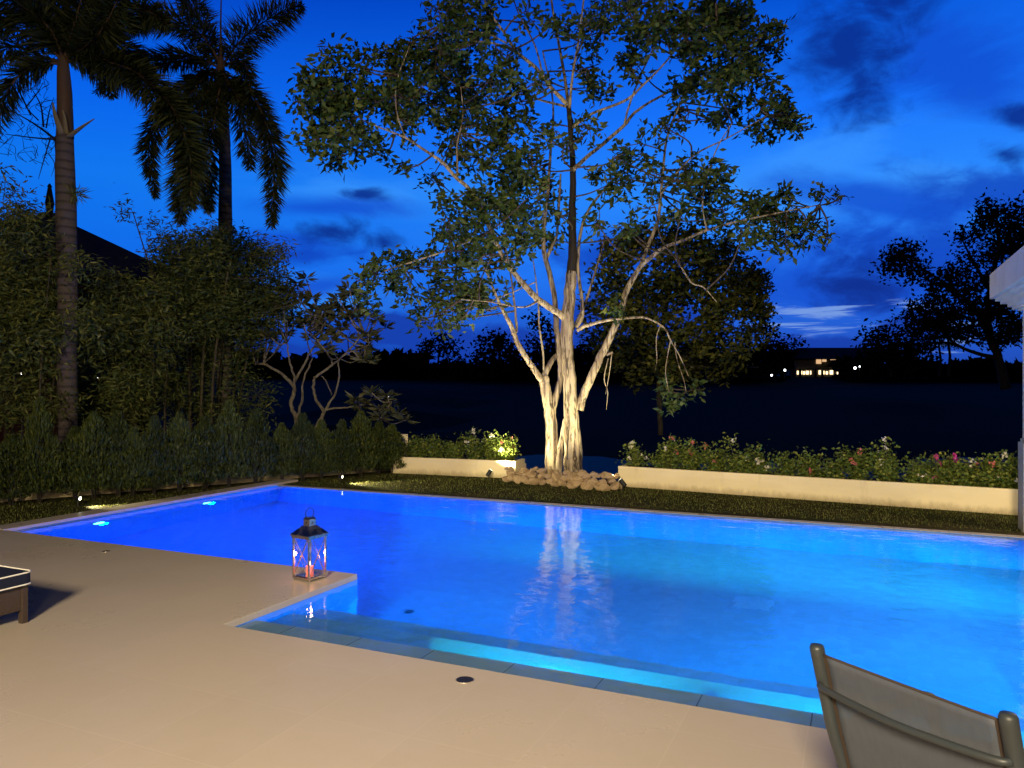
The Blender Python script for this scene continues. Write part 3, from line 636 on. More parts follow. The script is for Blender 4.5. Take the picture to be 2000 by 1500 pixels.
D0 = 13.6
def BR(*pts, sub=5, wob=.006):
    P = np.array([px(u, v, D0+d) for u, v, d, w_ in pts]); Rr = np.array([w_/2/F*(D0+d)*(.9 if w_ > 12 else .85) for u, v, d, w_ in pts])
    Q = catmull(P, sub); n = len(Q); rr = np.interp(np.linspace(0, len(P)-1, n), np.arange(len(P)), Rr)
    Q[1:-1] += rng.normal(size=(n-2, 3))*wob*np.minimum(1, rr[1:-1, None]*12)
    return Q, rr
mt = empty('broadleaf_tree', (TB[0], TB[1], -.1), label='tall spreading tree with pale floodlit trunks rising behind the coral stones', cat='tree')
OFF = -np.array([TB[0], TB[1], -.1])
brs = [
 BR((1119,960,0,44),(1119,925,0,39),(1120,885,0,37),(1117,820,0,31),(1113,740,0,27),(1108,680,0,25),(1108,630,0,26),(1113,580,0,24),(1117,530,0,22), wob=.006),
 BR((1117,535,0,22),(1118,480,0,18),(1118,400,.1,15),(1119,330,.1,13),(1114,250,0,12),(1110,205,0,11), wob=.006),
 BR((1110,205,0,11),(1086,182,-.2,9),(1061,150,-.4,8),(1044,130,-.5,8),(1009,101,-.7,7),(984,63,-.9,6),(953,17,-1.1,5),(930,-50,-1.2,3)),
 BR((1009,101,-.7,5),(995,94,-.8,5),(950,82,-1.0,4),(907,84,-1.2,3),(837,98,-1.3,2)),
 BR((990,85,-.8,4),(953,66,-.7,4),(907,61,-.6,3),(860,50,-.5,2)),
 BR((1105,208,0,6),(1058,196,.4,5),(1023,185,.6,4),(967,185,.9,3),(900,200,1.2,2)),
 BR((1061,150,-.4,5),(1044,87,0,4),(1009,17,.3,3),(990,-60,.5,2)),
 BR((1110,205,0,8),(1103,150,.1,7),(1092,90,.2,6),(1079,17,.3,5),(1070,-70,.3,3)),
 BR((1112,215,0,7),(1118,150,-.3,6),(1130,80,-.5,5),(1140,0,-.6,4),(1150,-70,-.7,3)),
 BR((1119,332,0,11),(1145,308,.1,9),(1187,273,.3,9),(1219,245,.4,8),(1240,220,.5,7),(1275,196,.6,6),(1317,175,.8,5),(1352,157,1,4),(1430,130,1.3,3)),
 BR((1219,245,.4,5),(1229,205,.2,5),(1250,150,.1,4),(1280,80,0,3),(1290,0,0,2)),
 BR((1117,250,0,7),(1152,224,-.2,6),(1222,196,-.6,6),(1254,168,-.8,5),(1296,126,-1,4),(1338,77,-1.2,3),(1400,40,-1.4,2)),
 BR((1128,645,0,9),(1140,638,-.1,9),(1160,632,-.2,8),(1190,625,-.3,7),(1240,620,-.5,6),(1265,622,-.6,5),(1297,640,-.7,4),(1310,665,-.8,4),(1330,700,-.8,3),(1345,735,-.8,2)),
 BR((1310,665,-.8,3),(1303,700,-.8,2),(1300,730,-.8,2),(1306,762,-.8,1.5)),
 BR((1290,636,-.7,3),(1282,660,-.7,2),(1283,700,-.7,2),(1280,725,-.7,1.2)),
 BR((1318,668,-.8,3),(1322,700,-.6,2),(1335,740,-.5,2),(1340,765,-.5,1.5)),
 BR((1125,640,.1,9),(1137,618,.1,9),(1136,580,.1,8),(1130,540,.2,8),(1129,500,.2,8),(1135,450,.3,7),(1150,410,.4,6),(1180,370,.6,5),(1215,335,.8,4),(1260,300,1,3)),
 BR((1131,800,0,20),(1140,770,-.05,18),(1157,732,-.1,18),(1176,690,-.1,17),(1196,650,-.2,15),(1214,605,-.3,14),(1223,570,-.3,13),(1250,522,-.4,11),(1275,500,-.5,10),(1300,482,-.6,8),(1340,467,-.7,7),(1380,450,-.8,6),(1430,435,-.9,5),(1500,420,-1,4),(1600,400,-1,2)),
 BR((1250,522,-.4,9),(1270,470,-.3,9),(1285,430,-.2,8),(1291,380,-.1,7),(1296,320,0,6),(1305,260,.1,5),(1330,200,.2,4),(1350,150,.3,3)),
 BR((1300,482,-.6,5),(1320,505,-.8,4),(1345,545,-1,4),(1355,555,-1,3),(1375,562,-1.1,3),(1400,590,-1.2,2)),
 BR((1380,450,-.8,4),(1372,400,-.8,4),(1380,350,-.9,3),(1400,290,-.9,3),(1430,240,-1,2)),
 BR((1291,380,-.1,5),(1320,340,-.4,4),(1360,300,-.6,4),(1420,270,-.8,3),(1500,225,-1,2)),
 BR((1080,955,.25,38),(1079,915,.25,31),(1078,880,.2,27),(1076,820,.2,25),(1068,770,.2,22),(1061,735,.2,20), wob=.006),
 BR((1063,750,.2,16),(1047,727,.1,13),(1027,697,0,12),(1010,670,0,12),(1000,640,-.1,11),(988,617,-.2,9),(970,580,-.4,6),(950,530,-.6,5),(930,480,-.7,3)),
 BR((1008,650,0,5),(1009,640,.1,6),(1005,597,.2,5),(997,533,.3,4),(985,470,.4,3)),
 BR((1063,735,.2,14),(1073,713,.25,12),(1085,697,.35,12),(1100,683,.5,10),(1115,650,.6,8),(1140,600,.8,6),(1160,540,1,5),(1180,470,1.2,4)),
 BR((1076,815,.2,15),(1084,783,.2,15),(1093,750,.2,14),(1095,717,.2,14),(1092,683,.2,14),(1088,650,.2,13),(1083,583,.25,12),(1073,533,.3,12),(1063,493,.3,11),(1062,440,.4,9),(1070,380,.5,8),(1075,300,.6,6),(1080,200,.8,4),(1060,100,1,3)),
 BR((1067,505,.3,8),(1077,483,.35,8),(1087,460,.4,6),(1092,400,.5,5),(1095,340,.5,4)),
 BR((1062,725,.2,4),(1060,683,.2,5),(1053,637,.2,4),(1052,603,.2,4),(1047,550,.2,3),(1040,500,.2,2)),
 BR((1090,935,-.1,16),(1094,880,-.1,13),(1099,840,-.1,8),(1101,818,-.1,3)),
 BR((1104,622,0,17),(1092,612,-.05,15),(1077,603,-.1,14),(1053,587,-.2,14),(1033,567,-.3,13),(1010,540,-.4,12),(983,503,-.5,11),(965,465,-.6,10),(942,413,-.7,10),(918,371,-.8,9),(890,346,-.9,8),(865,318,-1,8),(830,294,-1.1,6),(792,269,-1.2,5),(757,255,-1.3,4),(708,234,-1.4,3),(660,200,-1.5,2)),
 BR((893,343,-.9,5),(893,310,-.8,5),(893,280,-.8,4),(904,227,-.7,3),(900,170,-.7,2)),
 BR((965,465,-.6,5),(920,470,-.9,5),(870,490,-1.1,4),(810,510,-1.3,4),(750,530,-1.5,3),(700,565,-1.6,2)),
 BR((1053,587,-.2,5),(1020,600,-.8,4),(960,590,-1.2,3),(900,585,-1.5,2)),
 BR((792,269,-1.2,4),(775,220,-1.1,4),(775,160,-1.1,3),(800,90,-1.1,2)),
 BR((1047,550,.2,3),(1010,567,.0,3),(962,586,-.2,2)),
 BR((1185,693,-.1,7),(1197,688,-.15,5)), BR((1188,700,-.15,3),(1180,740,-.2,2),(1187,765,-.2,2),(1184,800,-.2,1)),
 BR((1195,690,-.15,3),(1190,730,-.2,2),(1183,770,-.2,1)),
]
mb = MB(); bpts = []; ud_ = MB()
for bi_, (Q, rr) in enumerate(brs):
    if bi_ == 1: ud_.tube(Q+OFF, rr, 14); bpts.append(Q); continue  # upper main trunk: its shade is put into a darker bark colour
    if rr[0] > .1:                    # thick limbs are fluted and knotty
        n_ = len(Q)*4; tt = np.linspace(0, len(Q)-1, n_); Qf = catmull(Q, 4)[:n_]; n_ = len(Qf); tt = np.linspace(0, len(Q)-1, n_); rf_ = np.interp(tt, np.arange(len(Q)), rr)
        k0 = mb.n; mb.tube(Qf+OFF, rf_, 32); Vt = mb.v[-1].reshape(n_, 32, 3); ctr_ = (Qf+OFF)[:, None]; ang_ = np.arange(32)/32*6.283
        ph_ = rng.uniform(0, 6, 6); zz = np.arange(n_)[:, None]*.05
        fl_ = 1+.07*np.sin(3*ang_+ph_[0]+.5*np.sin(zz))+.06*np.sin(5*ang_+ph_[1]+.8*np.sin(zz*.7+1))+.045*np.sin(9*ang_+ph_[2]+1.5*np.sin(zz*.5))+.04*np.sin(zz*1.3+ph_[3]+2*ang_)+rng.normal(size=(n_, 32))*.006
        mb.v[-1] = (ctr_+(Vt-ctr_)*fl_[..., None]).reshape(-1, 3)
    else: mb.tube(Q+OFF, rr, 12 if rr[0] > .05 else 6)
    bpts.append(Q)
cl_txt = """640,150,60,1 680,180,60,1.2 610,190,40,1 650,240,60,1.3 700,260,55,1 620,270,45,1 660,310,40,.8 640,112,35,.8 690,125,40,1 735,200,32,.9 590,200,26,.6
770,130,50,1.2 800,90,45,1 770,200,52,1.3 820,180,60,1.2 850,130,50,1.1 800,245,45,.8 860,40,60,1 905,15,60,1 920,90,55,.9 880,110,55,1 960,40,50,.6 990,110,40,.5 1030,30,55,.4
1080,60,50,.35 1135,50,55,.5 1180,60,55,.6 1205,15,60,.8 1260,60,60,.9 1300,25,60,1.1 1340,80,65,1.2 1390,50,65,1.4 1440,40,55,1.3 1435,110,58,1.4 1485,90,45,1.1 1460,165,45,1.1 1505,50,34,.9 1400,155,55,1 1340,150,50,.8
1240,120,50,.6 1160,130,45,.5 1155,180,38,.7 1483,235,42,.9 1530,215,42,1.1 1545,245,34,1 1512,190,32,.9 1440,215,40,.6 1400,230,40,.4 1340,230,45,.4 1300,250,45,.35 1250,280,45,.3 1200,310,45,.4 1180,365,50,.7
1235,350,45,.5 1290,340,45,.4 1340,330,38,.6 1380,340,46,1 1400,370,42,.9 1350,372,36,.7 1420,410,42,.8 1460,400,46,.9 1500,430,48,1 1540,400,40,.8 1580,440,36,.8 1560,462,36,.7 1610,378,26,.6 1636,392,20,.5 1612,466,24,.6
1500,470,32,.5 1445,460,38,.6 1385,430,42,.6 1330,420,38,.5 1535,490,18,.4 1280,405,42,.4 900,180,55,1 960,150,55,.8 880,230,55,1 950,230,55,.8 1010,200,50,.6 1050,160,40,.4 930,300,55,.8 990,280,55,.8 1040,250,48,.6 880,300,42,.5
850,350,36,.3 1000,340,58,1.1 940,380,50,1 1040,320,50,.8 1060,380,48,.8 980,410,58,1.2 920,440,50,1 1020,450,56,1.1 900,490,50,1 960,500,52,1 1060,460,40,.7 860,400,38,.4 872,450,42,.7 840,510,42,.8 780,522,42,.9 740,530,38,.8
712,552,34,.8 700,585,26,.6 728,600,22,.4 800,560,46,.9 860,560,50,1.1 905,590,46,1.1 850,612,36,.8 890,630,26,.7 930,570,46,.9 958,608,28,.6 1000,560,30,.3 820,625,20,.5 1195,595,22,1.2 1205,605,14,1
1330,768,28,.9 1300,758,18,.6 1360,760,22,.8 1310,790,12,.4 1100,-60,80,.4 1250,-60,80,.6 1400,-40,80,.7 950,-60,80,.6 1220,440,35,.3 1110,280,35,.3 1150,250,34,.25 1090,420,36,.4 1170,430,34,.3 750,300,24,.4 790,330,16,.3 1010,500,30,.6"""
clumps = []
for it in cl_txt.split():
    u, v, r, wt = map(float, it.split(','))
    for k in range(2 if r > 30 else 1):
        dd = rng.uniform(-1, 1)*(2.3 if (300 < v < 520 or v < 200) and 800 < u < 1500 else 1.1)
        if u < 760: dd = -1.3+rng.uniform(-.7, .7)
        if v > 700: dd = -.8
        if r < 24: dd = -.4
        D_ = D0+dd
        uu = u+rng.normal()*r*.15*k; vv = v+rng.normal()*r*.15*k
        clumps.append((px(uu, vv, D_), r/F*D_*(1.0 if k == 0 else .85), wt*.75))
P, S = clump_points(clumps, 1200, .070)
tw_ = MB(); twigs(tw_, [(c+OFF, r, w_) for c, r, w_ in clumps], [s_+OFF for s_ in S], [b+OFF for b in bpts], None)
mb.build('trunk', bark_m, mt, smooth=True); ud_.build('shaded_upper_trunk', bark_d, mt, smooth=True); tw_.build('twigs', twig_m, mt, smooth=True)
n = len(P); print('main leaves', n)
leaves('crown', P+OFF, leafdir(n, .0, .15), rng.uniform(.08, .20, n), rng.uniform(.042, .085, n), leaf_tree, mt, fold=.12)

def clump_tree(name, D, txt, label, cat, mat, nleaf=420, lsz=(.1, .17), lw=.4, sub=.09, depth=1.5, trunks=(), bark=None, group=None, base=None, dirs=None, dup=2, tw=True, ws=1.0):
    bu, bz = base; loc = np.array([(bu-1000)/F*D, D, bz])
    e = empty(name, loc, label=label, cat=cat, group=group)
    cl = []
    for it in txt.split():
        vals = list(map(float, it.split(','))); u, v, r, wt = vals[:4]
        for k in range(dup):
            d_ = D+(vals[4] if len(vals) > 4 else 0)+rng.uniform(-1, 1)*depth
            cl.append((px(u+rng.normal()*r*.1*k, v+rng.normal()*r*.1*k, d_)-loc, r/F*d_, wt/dup*1.3))
    P, S = clump_points(cl, nleaf*6.5*ws, sub)
    m = MB(); bp_ = []
    for tr_ in trunks:
        Pp = np.array([px(t_[0], t_[1], D+(t_[3] if len(t_) > 3 else 0))-loc for t_ in tr_]); Rr = np.array([t_[2]/2/F*D for t_ in tr_])
        Q = catmull(Pp, 5); rr = np.interp(np.linspace(0, len(Pp)-1, len(Q)), np.arange(len(Pp)), Rr); Q[1:-1] += rng.normal(size=(len(Q)-2, 3))*.3*rr[1:-1, None]*.4
        m.tube(Q, rr, 8); bp_.append(Q)
    if tw: twigs(m, cl, S, bp_, None, r0=.012*D/13)
    m.build('trunk', bark, e, smooth=True)
    n = len(P); d = leafdir(n) if dirs is None else dirs(n)
    L_ = rng.uniform(lsz[0], lsz[1], n)
    leaves('crown', P, d, L_, L_*lw, mat, e, fold=.1)
    print(name, n)
    return e
# second tree behind the main one
clump_tree('shade_tree', 18.2, "1200,500,45,.7 1260,480,48,.8 1330,480,55,1 1400,500,55,1 1450,545,45,1 1478,600,34,.9 1470,650,32,.8 1420,600,55,1 1350,560,55,1 1280,560,55,.9 1220,570,48,.8 1180,545,36,.5 1380,660,48,.9 1300,640,55,.9 1230,640,48,.8 1438,695,26,.7 1160,610,36,.6 1340,700,40,.7 1260,700,40,.6 1480,560,26,.6 1200,705,34,.6 1250,725,30,.6 1310,725,34,.7 1370,718,34,.7 1420,715,28,.6 1180,660,34,.6",
    'dense dark olive tree standing behind the floodlit tree', 'tree', leaf_tree2, 300, (.12, .2), .45, .12, 1.6,
    trunks=[[(1290,850,11),(1288,760,11),(1292,690,11),(1300,600,9),(1330,520,4)],[(1290,740,12),(1250,660,8),(1220,580,5),(1200,510,3)],[(1291,720,11),(1340,650,8),(1400,590,6),(1450,540,3)]], bark=bark_d, base=(1290, -.9))
# frangipani pair beyond the hedge
def frangipani(D, trunks, tips, label, base):
    loc = np.array([(base-1000)/F*D, D, -.03]); e = empty('frangipani', loc, label=label, cat='tree', group='frangipani trees beyond the hedge')
    m = MB(); ends = []
    for tr_ in trunks:
        dd = rng.uniform(-.4, .4)
        Pp = np.array([px(t_[0], t_[1], D+dd*(i/len(tr_)))-loc for i, t_ in enumerate(tr_)]); Rr = np.array([t_[2]*.62/2/F*D for t_ in tr_])
        Q = catmull(Pp, 5); rr = np.interp(np.linspace(0, len(Pp)-1, len(Q)), np.arange(len(Pp)), Rr); Q[1:-1] += rng.normal(size=(len(Q)-2, 3))*.008
        m.tube(Q, rr, 8); ends.append(Q)
    allp = np.vstack(ends); P = []; Dd = []
    tips = list(tips)+[(u+rng.normal()*16, v+rng.normal()*14-4) for (u, v) in tips]
    for (u, v) in tips:
        c = px(u+rng.normal()*5, v+rng.normal()*5, D+rng.uniform(-1.2, 1.2))-loc
        k = int(np.argmin(np.linalg.norm(allp-c, axis=1)+.8*np.maximum(0, allp[:, 2]-c[2]))); s_ = allp[k]
        pa = catmull([s_, (s_+c)/2+np.array([0, 0, -.08]), c], 4); m.tube(pa, np.linspace(.015, .010, len(pa)), 6)
        for q in range(20):
            a = rng.uniform(0, 6.28); d = np.array([math.cos(a), math.sin(a), rng.uniform(-.35, .9)]); P.append(c+d*.02); Dd.append(d)
    m.build('trunk', fran_bark, e, smooth=True); n = len(P)
    leaves('crown', np.array(P), np.array(Dd), rng.uniform(.16, .28, n), rng.uniform(.05, .08, n), leaf_fran, e, fold=.12)
frangipani(15.8, [[(585,870,15),(578,820,14),(568,790,13),(575,760,13),(556,735,10),(520,712,8),(498,712,5)],[(576,765,10),(574,735,8),(566,705,6),(560,670,4)],[(574,750,9),(600,700,7),(620,665,5),(640,640,4)],[(578,820,9),(590,780,8),(592,745,6),(610,700,5)]],
    [(500,690),(530,640),(560,600),(585,580),(600,620),(560,650),(540,610),(615,640),(520,600),(590,555),(610,590),(635,615),(575,630),(550,570),(525,660),(605,660)], 'frangipani tree with crooked grey branches beside the bamboo', 580)
frangipani(15.2, [[(612,870,13),(618,835,12),(632,805,12),(617,780,9),(612,750,9),(618,735,8),(650,712,8),(675,690,7),(712,650,5)],[(632,805,9),(652,775,7),(662,735,6),(660,700,4)],[(634,800,7),(660,797,6),(690,795,4)],[(650,712,6),(640,690,5),(615,660,4),(600,645,3)],[(675,688,5),(700,682,4),(722,672,3)],[(648,772,5),(637,745,4),(628,735,3)]],
    [(640,600),(665,580),(690,600),(700,625),(720,650),(725,680),(700,690),(670,640),(650,620),(680,660),(625,640),(655,660),(710,700),(690,575),(665,610),(720,610),(640,680),(620,615),(735,640)], 'frangipani tree with pale forked branches left of the floodlit tree', 612)
frangipani(15.0, [[(745,900,10),(742,850,9),(735,800,7),(720,790,5),(700,792,4)],[(738,830,6),(755,800,5),(765,785,4)]],
    [(720,780),(745,775),(760,790),(735,800),(765,812),(750,820),(700,790)], 'low frangipani bush with white blossoms at the end of the hedge', 745)
fl = empty('blossom', (0, 0, 0)); bpy.data.objects.remove(fl)

# ------------------------------------------------------------ bamboo stands at the left
def bdirs(n):
    d = rng.normal(size=(n, 3)); d[:, 2] = d[:, 2]*.5-.45; return d
def bamboo(D, txt, label, culms, base, mat, nleaf=520, depth=1.0):
    loc = np.array([(base-1000)/F*D, D, -.03]); e = empty('bamboo', loc, label=label, cat='bamboo', group='bamboo stands beyond the hedge')
    cl = []
    for it in txt.split():
        u, v, r, wt = map(float, it.split(','))
        for k in range(2):
            d_ = D+rng.uniform(-1, 1)*depth; cl.append((px(u+rng.normal()*r*.2*k, v+rng.normal()*r*.2*k, d_)-loc, r/F*d_, wt*.6))
    P, S = clump_points(cl, nleaf*12, .12); m = MB(); tips = []
    for (ub, ut, vt, w_) in culms:
        d_ = rng.uniform(-.6, .6); b_ = px(ub, 900, D+d_)-loc; b_[2] = 0; t_ = px(ut, vt, D+d_*1.5)-loc
        Q = catmull([b_, b_*.5+t_*.5+np.array([(b_[0]-t_[0])*.22, 0, 0]), t_], 10); rr = np.linspace(w_/2/F*D, w_/5/F*D, len(Q)); m.tube(Q, rr, 6); tips.append(Q)
    twigs(m, cl, S, tips, None, r0=.007)
    m.build('culms', cane_m, e, smooth=True); n = len(P); print('bamboo', n)
    L_ = rng.uniform(.08, .16, n)
    leaves('foliage', P, bdirs(n), L_, L_*.22, mat, e)
bamboo(12.6, "20,470,60,1 90,500,50,1 30,560,70,1.3 110,590,60,1.2 60,640,60,1.3 140,680,45,1 20,720,50,.9 90,720,45,.8 60,780,45,.7 120,790,40,.6 10,800,45,.6 30,400,36,.35 10,350,26,.25 150,520,30,.5 60,440,40,.6 160,620,40,.9 5,640,50,1",
    'feathery bamboo stand around the foot of the nearer palm', [(8,20,560,9),(20,60,470,6),(55,90,520,6),(75,100,500,5),(85,150,560,5),(100,60,600,5),(150,130,560,5),(-20,0,480,8)], 70, leaf_bam)
bamboo(14.2, "200,620,55,1.1 240,580,50,1 290,600,50,1.2 320,640,45,1 220,680,55,1 280,690,50,1 190,740,50,1 250,760,50,1 310,740,40,.9 215,790,40,.9 285,785,40,.9 330,775,30,.7 200,550,40,.7 180,800,40,.8 260,810,40,.7 310,570,30,.8 330,600,26,.6",
    'bamboo stand between the two palms with lighter drooping sprays', [(190,200,600,6),(215,235,580,6),(240,250,590,6),(262,290,600,5),(300,300,620,5),(320,330,640,5)], 255, leaf_bam, 430)
bamboo(15.6, "330,470,36,.5 290,440,24,.25 250,415,14,.2 360,500,50,1 420,490,55,1.2 480,500,50,1 520,500,36,.7 400,550,60,1.4 470,560,60,1.4 530,560,44,1 350,570,50,1.2 420,620,60,1.4 490,620,55,1.2 540,600,36,.8 380,680,50,1.1 450,680,50,1.1 510,650,36,.7 330,520,30,.8 345,640,36,1 300,490,24,.3 560,540,20,.4 440,460,26,.5 550,490,22,.35 400,730,36,.6 470,730,36,.5 340,740,36,.8 380,790,40,.5 450,790,40,.5 510,770,30,.4 420,820,40,.5 500,820,36,.4",
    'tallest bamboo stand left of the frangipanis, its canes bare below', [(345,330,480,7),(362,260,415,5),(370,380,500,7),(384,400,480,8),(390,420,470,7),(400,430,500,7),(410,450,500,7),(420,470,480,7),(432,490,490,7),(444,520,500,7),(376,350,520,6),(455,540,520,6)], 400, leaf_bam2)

# bare tree behind the nearer palm
e = empty('bare_tree', px(112, 900, 17)*np.array([1, 1, 0]), label='leafless dark tree with fine twigs behind the nearer palm', cat='tree'); loc = np.array(e.location)
m = MB(); st = [[(118,900,14),(122,700,12),(120,500,9),(116,380,7),(108,272,4)]]
bp_ = []
for u0, v0, u1, v1, k in ((108,272,20,215,5),(108,272,10,262,4),(85,248,60,170,4),(60,225,20,150,3),(90,250,105,190,3),(100,265,75,350,3),(95,300,100,345,2),(50,210,85,160,3),(30,240,0,230,3),(75,235,45,190,3),(104,274,130,240,4)):
    st.append([(u0,v0,k),((u0+u1)/2+rng.normal()*6,(v0+v1)/2+rng.normal()*6,k*.7),(u1,v1,k*.3)])
for u0, v0, k in [(rng.uniform(5, 105), rng.uniform(160, 330), 1.3) for _ in range(70)]:
    st.append([(u0,v0,k),(u0+rng.normal()*12-3,v0-rng.uniform(5, 20),k*.7),(u0+rng.normal()*20-4,v0-rng.uniform(14, 36),.6)])
for tr_ in st:
    dd = rng.uniform(-.6, .6); Pp = np.array([px(t_[0], t_[1], 17+dd)-loc for t_ in tr_]); Q = catmull(Pp, 4)
    m.tube(Q, np.interp(np.linspace(0, len(Pp)-1, len(Q)), np.arange(len(Pp)), [t_[2]/2/F*17 for t_ in tr_]), 5)
m.build('trunk', bark_d, e, smooth=True)

# ------------------------------------------------------------ palms
def palm(D, ub, trunk, shaft, fronds, label, nm):
    loc = np.array([(ub-1000)/F*D, D, -.03]); e = empty('foxtail_palm', loc, label=label, cat='palm', group='tall palms beyond the hedge')
    def tb(pts, mat, name, seg=20):
        P = np.array([px(u, v, D)-loc for u, v, w_ in pts]); Q = catmull(P, 8); rr = np.interp(np.linspace(0, len(P)-1, len(Q)), np.arange(len(P)), [w_/2/F*D for _, _, w_ in pts])
        m = MB(); m.tube(Q, rr, seg); m.build(name, mat, e, smooth=True)
    tb(trunk, palm_bark, 'trunk'); tb(shaft, shaft_m, 'crownshaft')
    if nm == 'n':
        for (a_, b_, c_2, w0_) in (((121,262),(108,225),(103,200),14), ((133,268),(160,248),(184,232),14), ((130,262),(126,230),(122,215),10)):
            Pq = catmull([px(*a_, D-.12)-loc, px(*b_, D-.2)-loc, px(*c_2, D-.25)-loc], 5); m = MB(); m.tube(Pq, np.linspace(w0_/2/F*D, .012, len(Pq)), 8, flat=.35); m.build('leaf_sheath', sheath_m, e, smooth=True)
        n_ = 60; c = px(147, 378, D-.1)-loc; d_ = rng.normal(size=(n_, 3)); d_[:, 0] += .9; leaves('epiphyte', np.repeat(c[None], n_, 0)+rng.normal(size=(n_, 3))*.03, d_, rng.uniform(.12, .28, n_), .018, leaf_bam, e)
    for fr_ in fronds:
        pts, llen, wide = fr_[0], fr_[1], fr_[2]
        d1 = fr_[3] if len(fr_) > 3 else 0.0
        P = np.array([px(u, v, D+d1*i/(len(pts)-1))-loc for i, (u, v) in enumerate(pts)]); Q = catmull(P, 14); nn = len(Q)
        m = MB(); m.tube(Q, np.linspace(.028, .006, nn), 6)
        fo = m.build('frond', shaft_m, e, smooth=True)
        if llen < .1: continue
        T = unit(np.gradient(Q, axis=0)); n = int(np.sum(np.linalg.norm(np.diff(Q, axis=0), axis=1))*300*wide)
        t_ = rng.uniform(.10, 1.0, n); idx = t_*(nn-1); i0 = idx.astype(int).clip(0, nn-2); f = (idx-i0)[:, None]
        B = Q[i0]*(1-f)+Q[i0+1]*f; Tt = T[i0]
        rd = unit(np.cross(Tt, rng.normal(size=(n, 3))))
        dd = Tt*rng.uniform(.35, .8, (n, 1))+rd*np.array([1, 1, .8])+np.array([0, 0, -.38])
        env = np.clip(np.minimum((t_)/.25, (1.12-t_)/.4), .25, 1)
        leaves('leaflets', B, dd, llen*env*rng.uniform(.7, 1.1, n), rng.uniform(.020, .034, n), leaf_palm, fo, fold=.1)
        # (the leaflets ride on the midrib of their frond)
palm(12.6, 128, [(133,900,34),(133,840,34),(131,700,36),(132,560,36),(130,480,37),(129,400,37),(127,330,35),(127,265,30)],
     [(127,268,32),(127,230,29),(126,180,27),(124,140,23),(124,110,16)],
     [([(124,118),(160,60),(210,20),(262,-10)], .55, 1, .5), ([(124,118),(150,30),(170,-40)], .55, 1, -.4), ([(124,118),(115,50),(95,-20),(70,-60)], .55, 1, .3),
      ([(122,120),(80,70),(30,40),(-30,50)], .5, .9, -.6), ([(121,122),(80,110),(30,90),(-20,105),(-60,150)], .45, .8, .3), ([(122,124),(80,125),(40,145),(10,190),(-5,260)], .42, .9, -.5),
      ([(126,118),(190,115),(270,145),(335,210),(370,300),(372,400)], .55, 1.5, -1.6), ([(126,118),(180,80),(240,90),(290,130)], .45, 1, 1.0),
      ([(128,122),(160,120),(200,150),(222,190)], .35, .8, .8), ([(124,118),(90,30),(40,-20)], .5, 1, .8), ([(124,118),(100,60),(40,10),(-30,-10)], .55, 1.1, -.8), ([(124,118),(190,70),(240,-20)], .55, 1.1, -1.0), ([(124,118),(145,60),(200,-30)], .55, 1.1, .9), ([(124,118),(200,40),(280,20),(330,50)], .45, 1, -.3)],
     'nearer foxtail palm with ringed trunk rising through the bamboo', 'n')
palm(15.8, 438, [(438,900,26),(438,700,27),(439,560,27),(440,470,27),(440,400,25),(440,330,23),(438,280,22)],
     [(438,285,24),(436,240,22),(434,190,20),(432,140,16),(431,110,10)],
     [([(432,130),(470,80),(520,40),(590,10)], .6, 1.3, .5), ([(432,120),(431,60),(432,0),(433,-60)], .05, .5, 0), ([(432,125),(395,70),(340,40),(290,30),(255,60)], .55, 1.2, -.5),
      ([(432,135),(380,110),(320,115),(250,125),(190,180)], .5, 1.1, .8), ([(434,140),(370,160),(315,220),(290,290),(305,385)], .45, 1.2, .5),
      ([(434,140),(480,170),(515,230),(535,320),(530,440)], .55, 1.3, -.8), ([(434,145),(460,190),(480,260),(490,330)], .5, 1.0, .9),
      ([(434,140),(400,190),(375,270),(360,350),(350,430)], .6, 1.3, -1.2), ([(434,140),(425,200),(412,280),(405,360),(408,410)], .45, 1.0, -1.3),
      ([(434,130),(460,120),(480,130),(490,180)], .4, .9, -.6), ([(432,130),(410,90),(380,20),(350,-30)], .5, 1.0, .9), ([(432,130),(445,160),(470,200)], .4, .8, -.5), ([(432,130),(400,150),(360,200),(340,260)], .5, 1.0, -1.0)],
     'farther foxtail palm with drooping fronds against the blue sky', 'f')

# ------------------------------------------------------------ hedge shrubs (four forms, copied along the row)
def hedge_mesh(i):
    h = 1.0; n = 5200
    t_ = rng.uniform(.08, 1, n)**.9; prof = np.where(t_ < .25, .6+1.4*t_, np.where(t_ < .5, .95, .95-(t_-.5)*1.75)); prof = np.clip(prof, .04, 1)*.5
    lob = 1+.18*np.sin(5*t_*6.28+i)+.12*rng.normal(size=n)
    a = rng.uniform(0, 6.283, n); rr = prof*lob*rng.uniform(.55, 1.05, n)*(1+.15*np.sin(a*3+t_*9+i))
    P = np.stack([rr*np.cos(a), rr*np.sin(a), t_], 1)*np.array([1, 1, h])
    D_ = np.stack([np.cos(a)*.5, np.sin(a)*.5, np.full(n, .9)], 1)+rng.normal(size=(n, 3))*.35
    return P, D_
protos = []
for i in range(4):
    e = empty('hedge_shrub', (0, 0, 0)); P, D_ = hedge_mesh(i)
    m = MB()
    for k in range(4): a = k*1.6+i; m.tube([(0.03*math.cos(a), .03*math.sin(a), -.02), (.06*math.cos(a), .06*math.sin(a), .3), (.05*math.cos(a), .05*math.sin(a), .75)], [.02, .014, .006], 6)
    m.build('stems', bark_d, e, smooth=True)
    leaves('foliage', P, D_, rng.uniform(.04, .085, len(P)), rng.uniform(.016, .030, len(P)), (leaf_hedge, leaf_hedge2)[i % 2], e)
    protos.append(e)
hd = (W1-W0)/np.linalg.norm(W1-W0); nrm = np.array([hd[1], -hd[0]])
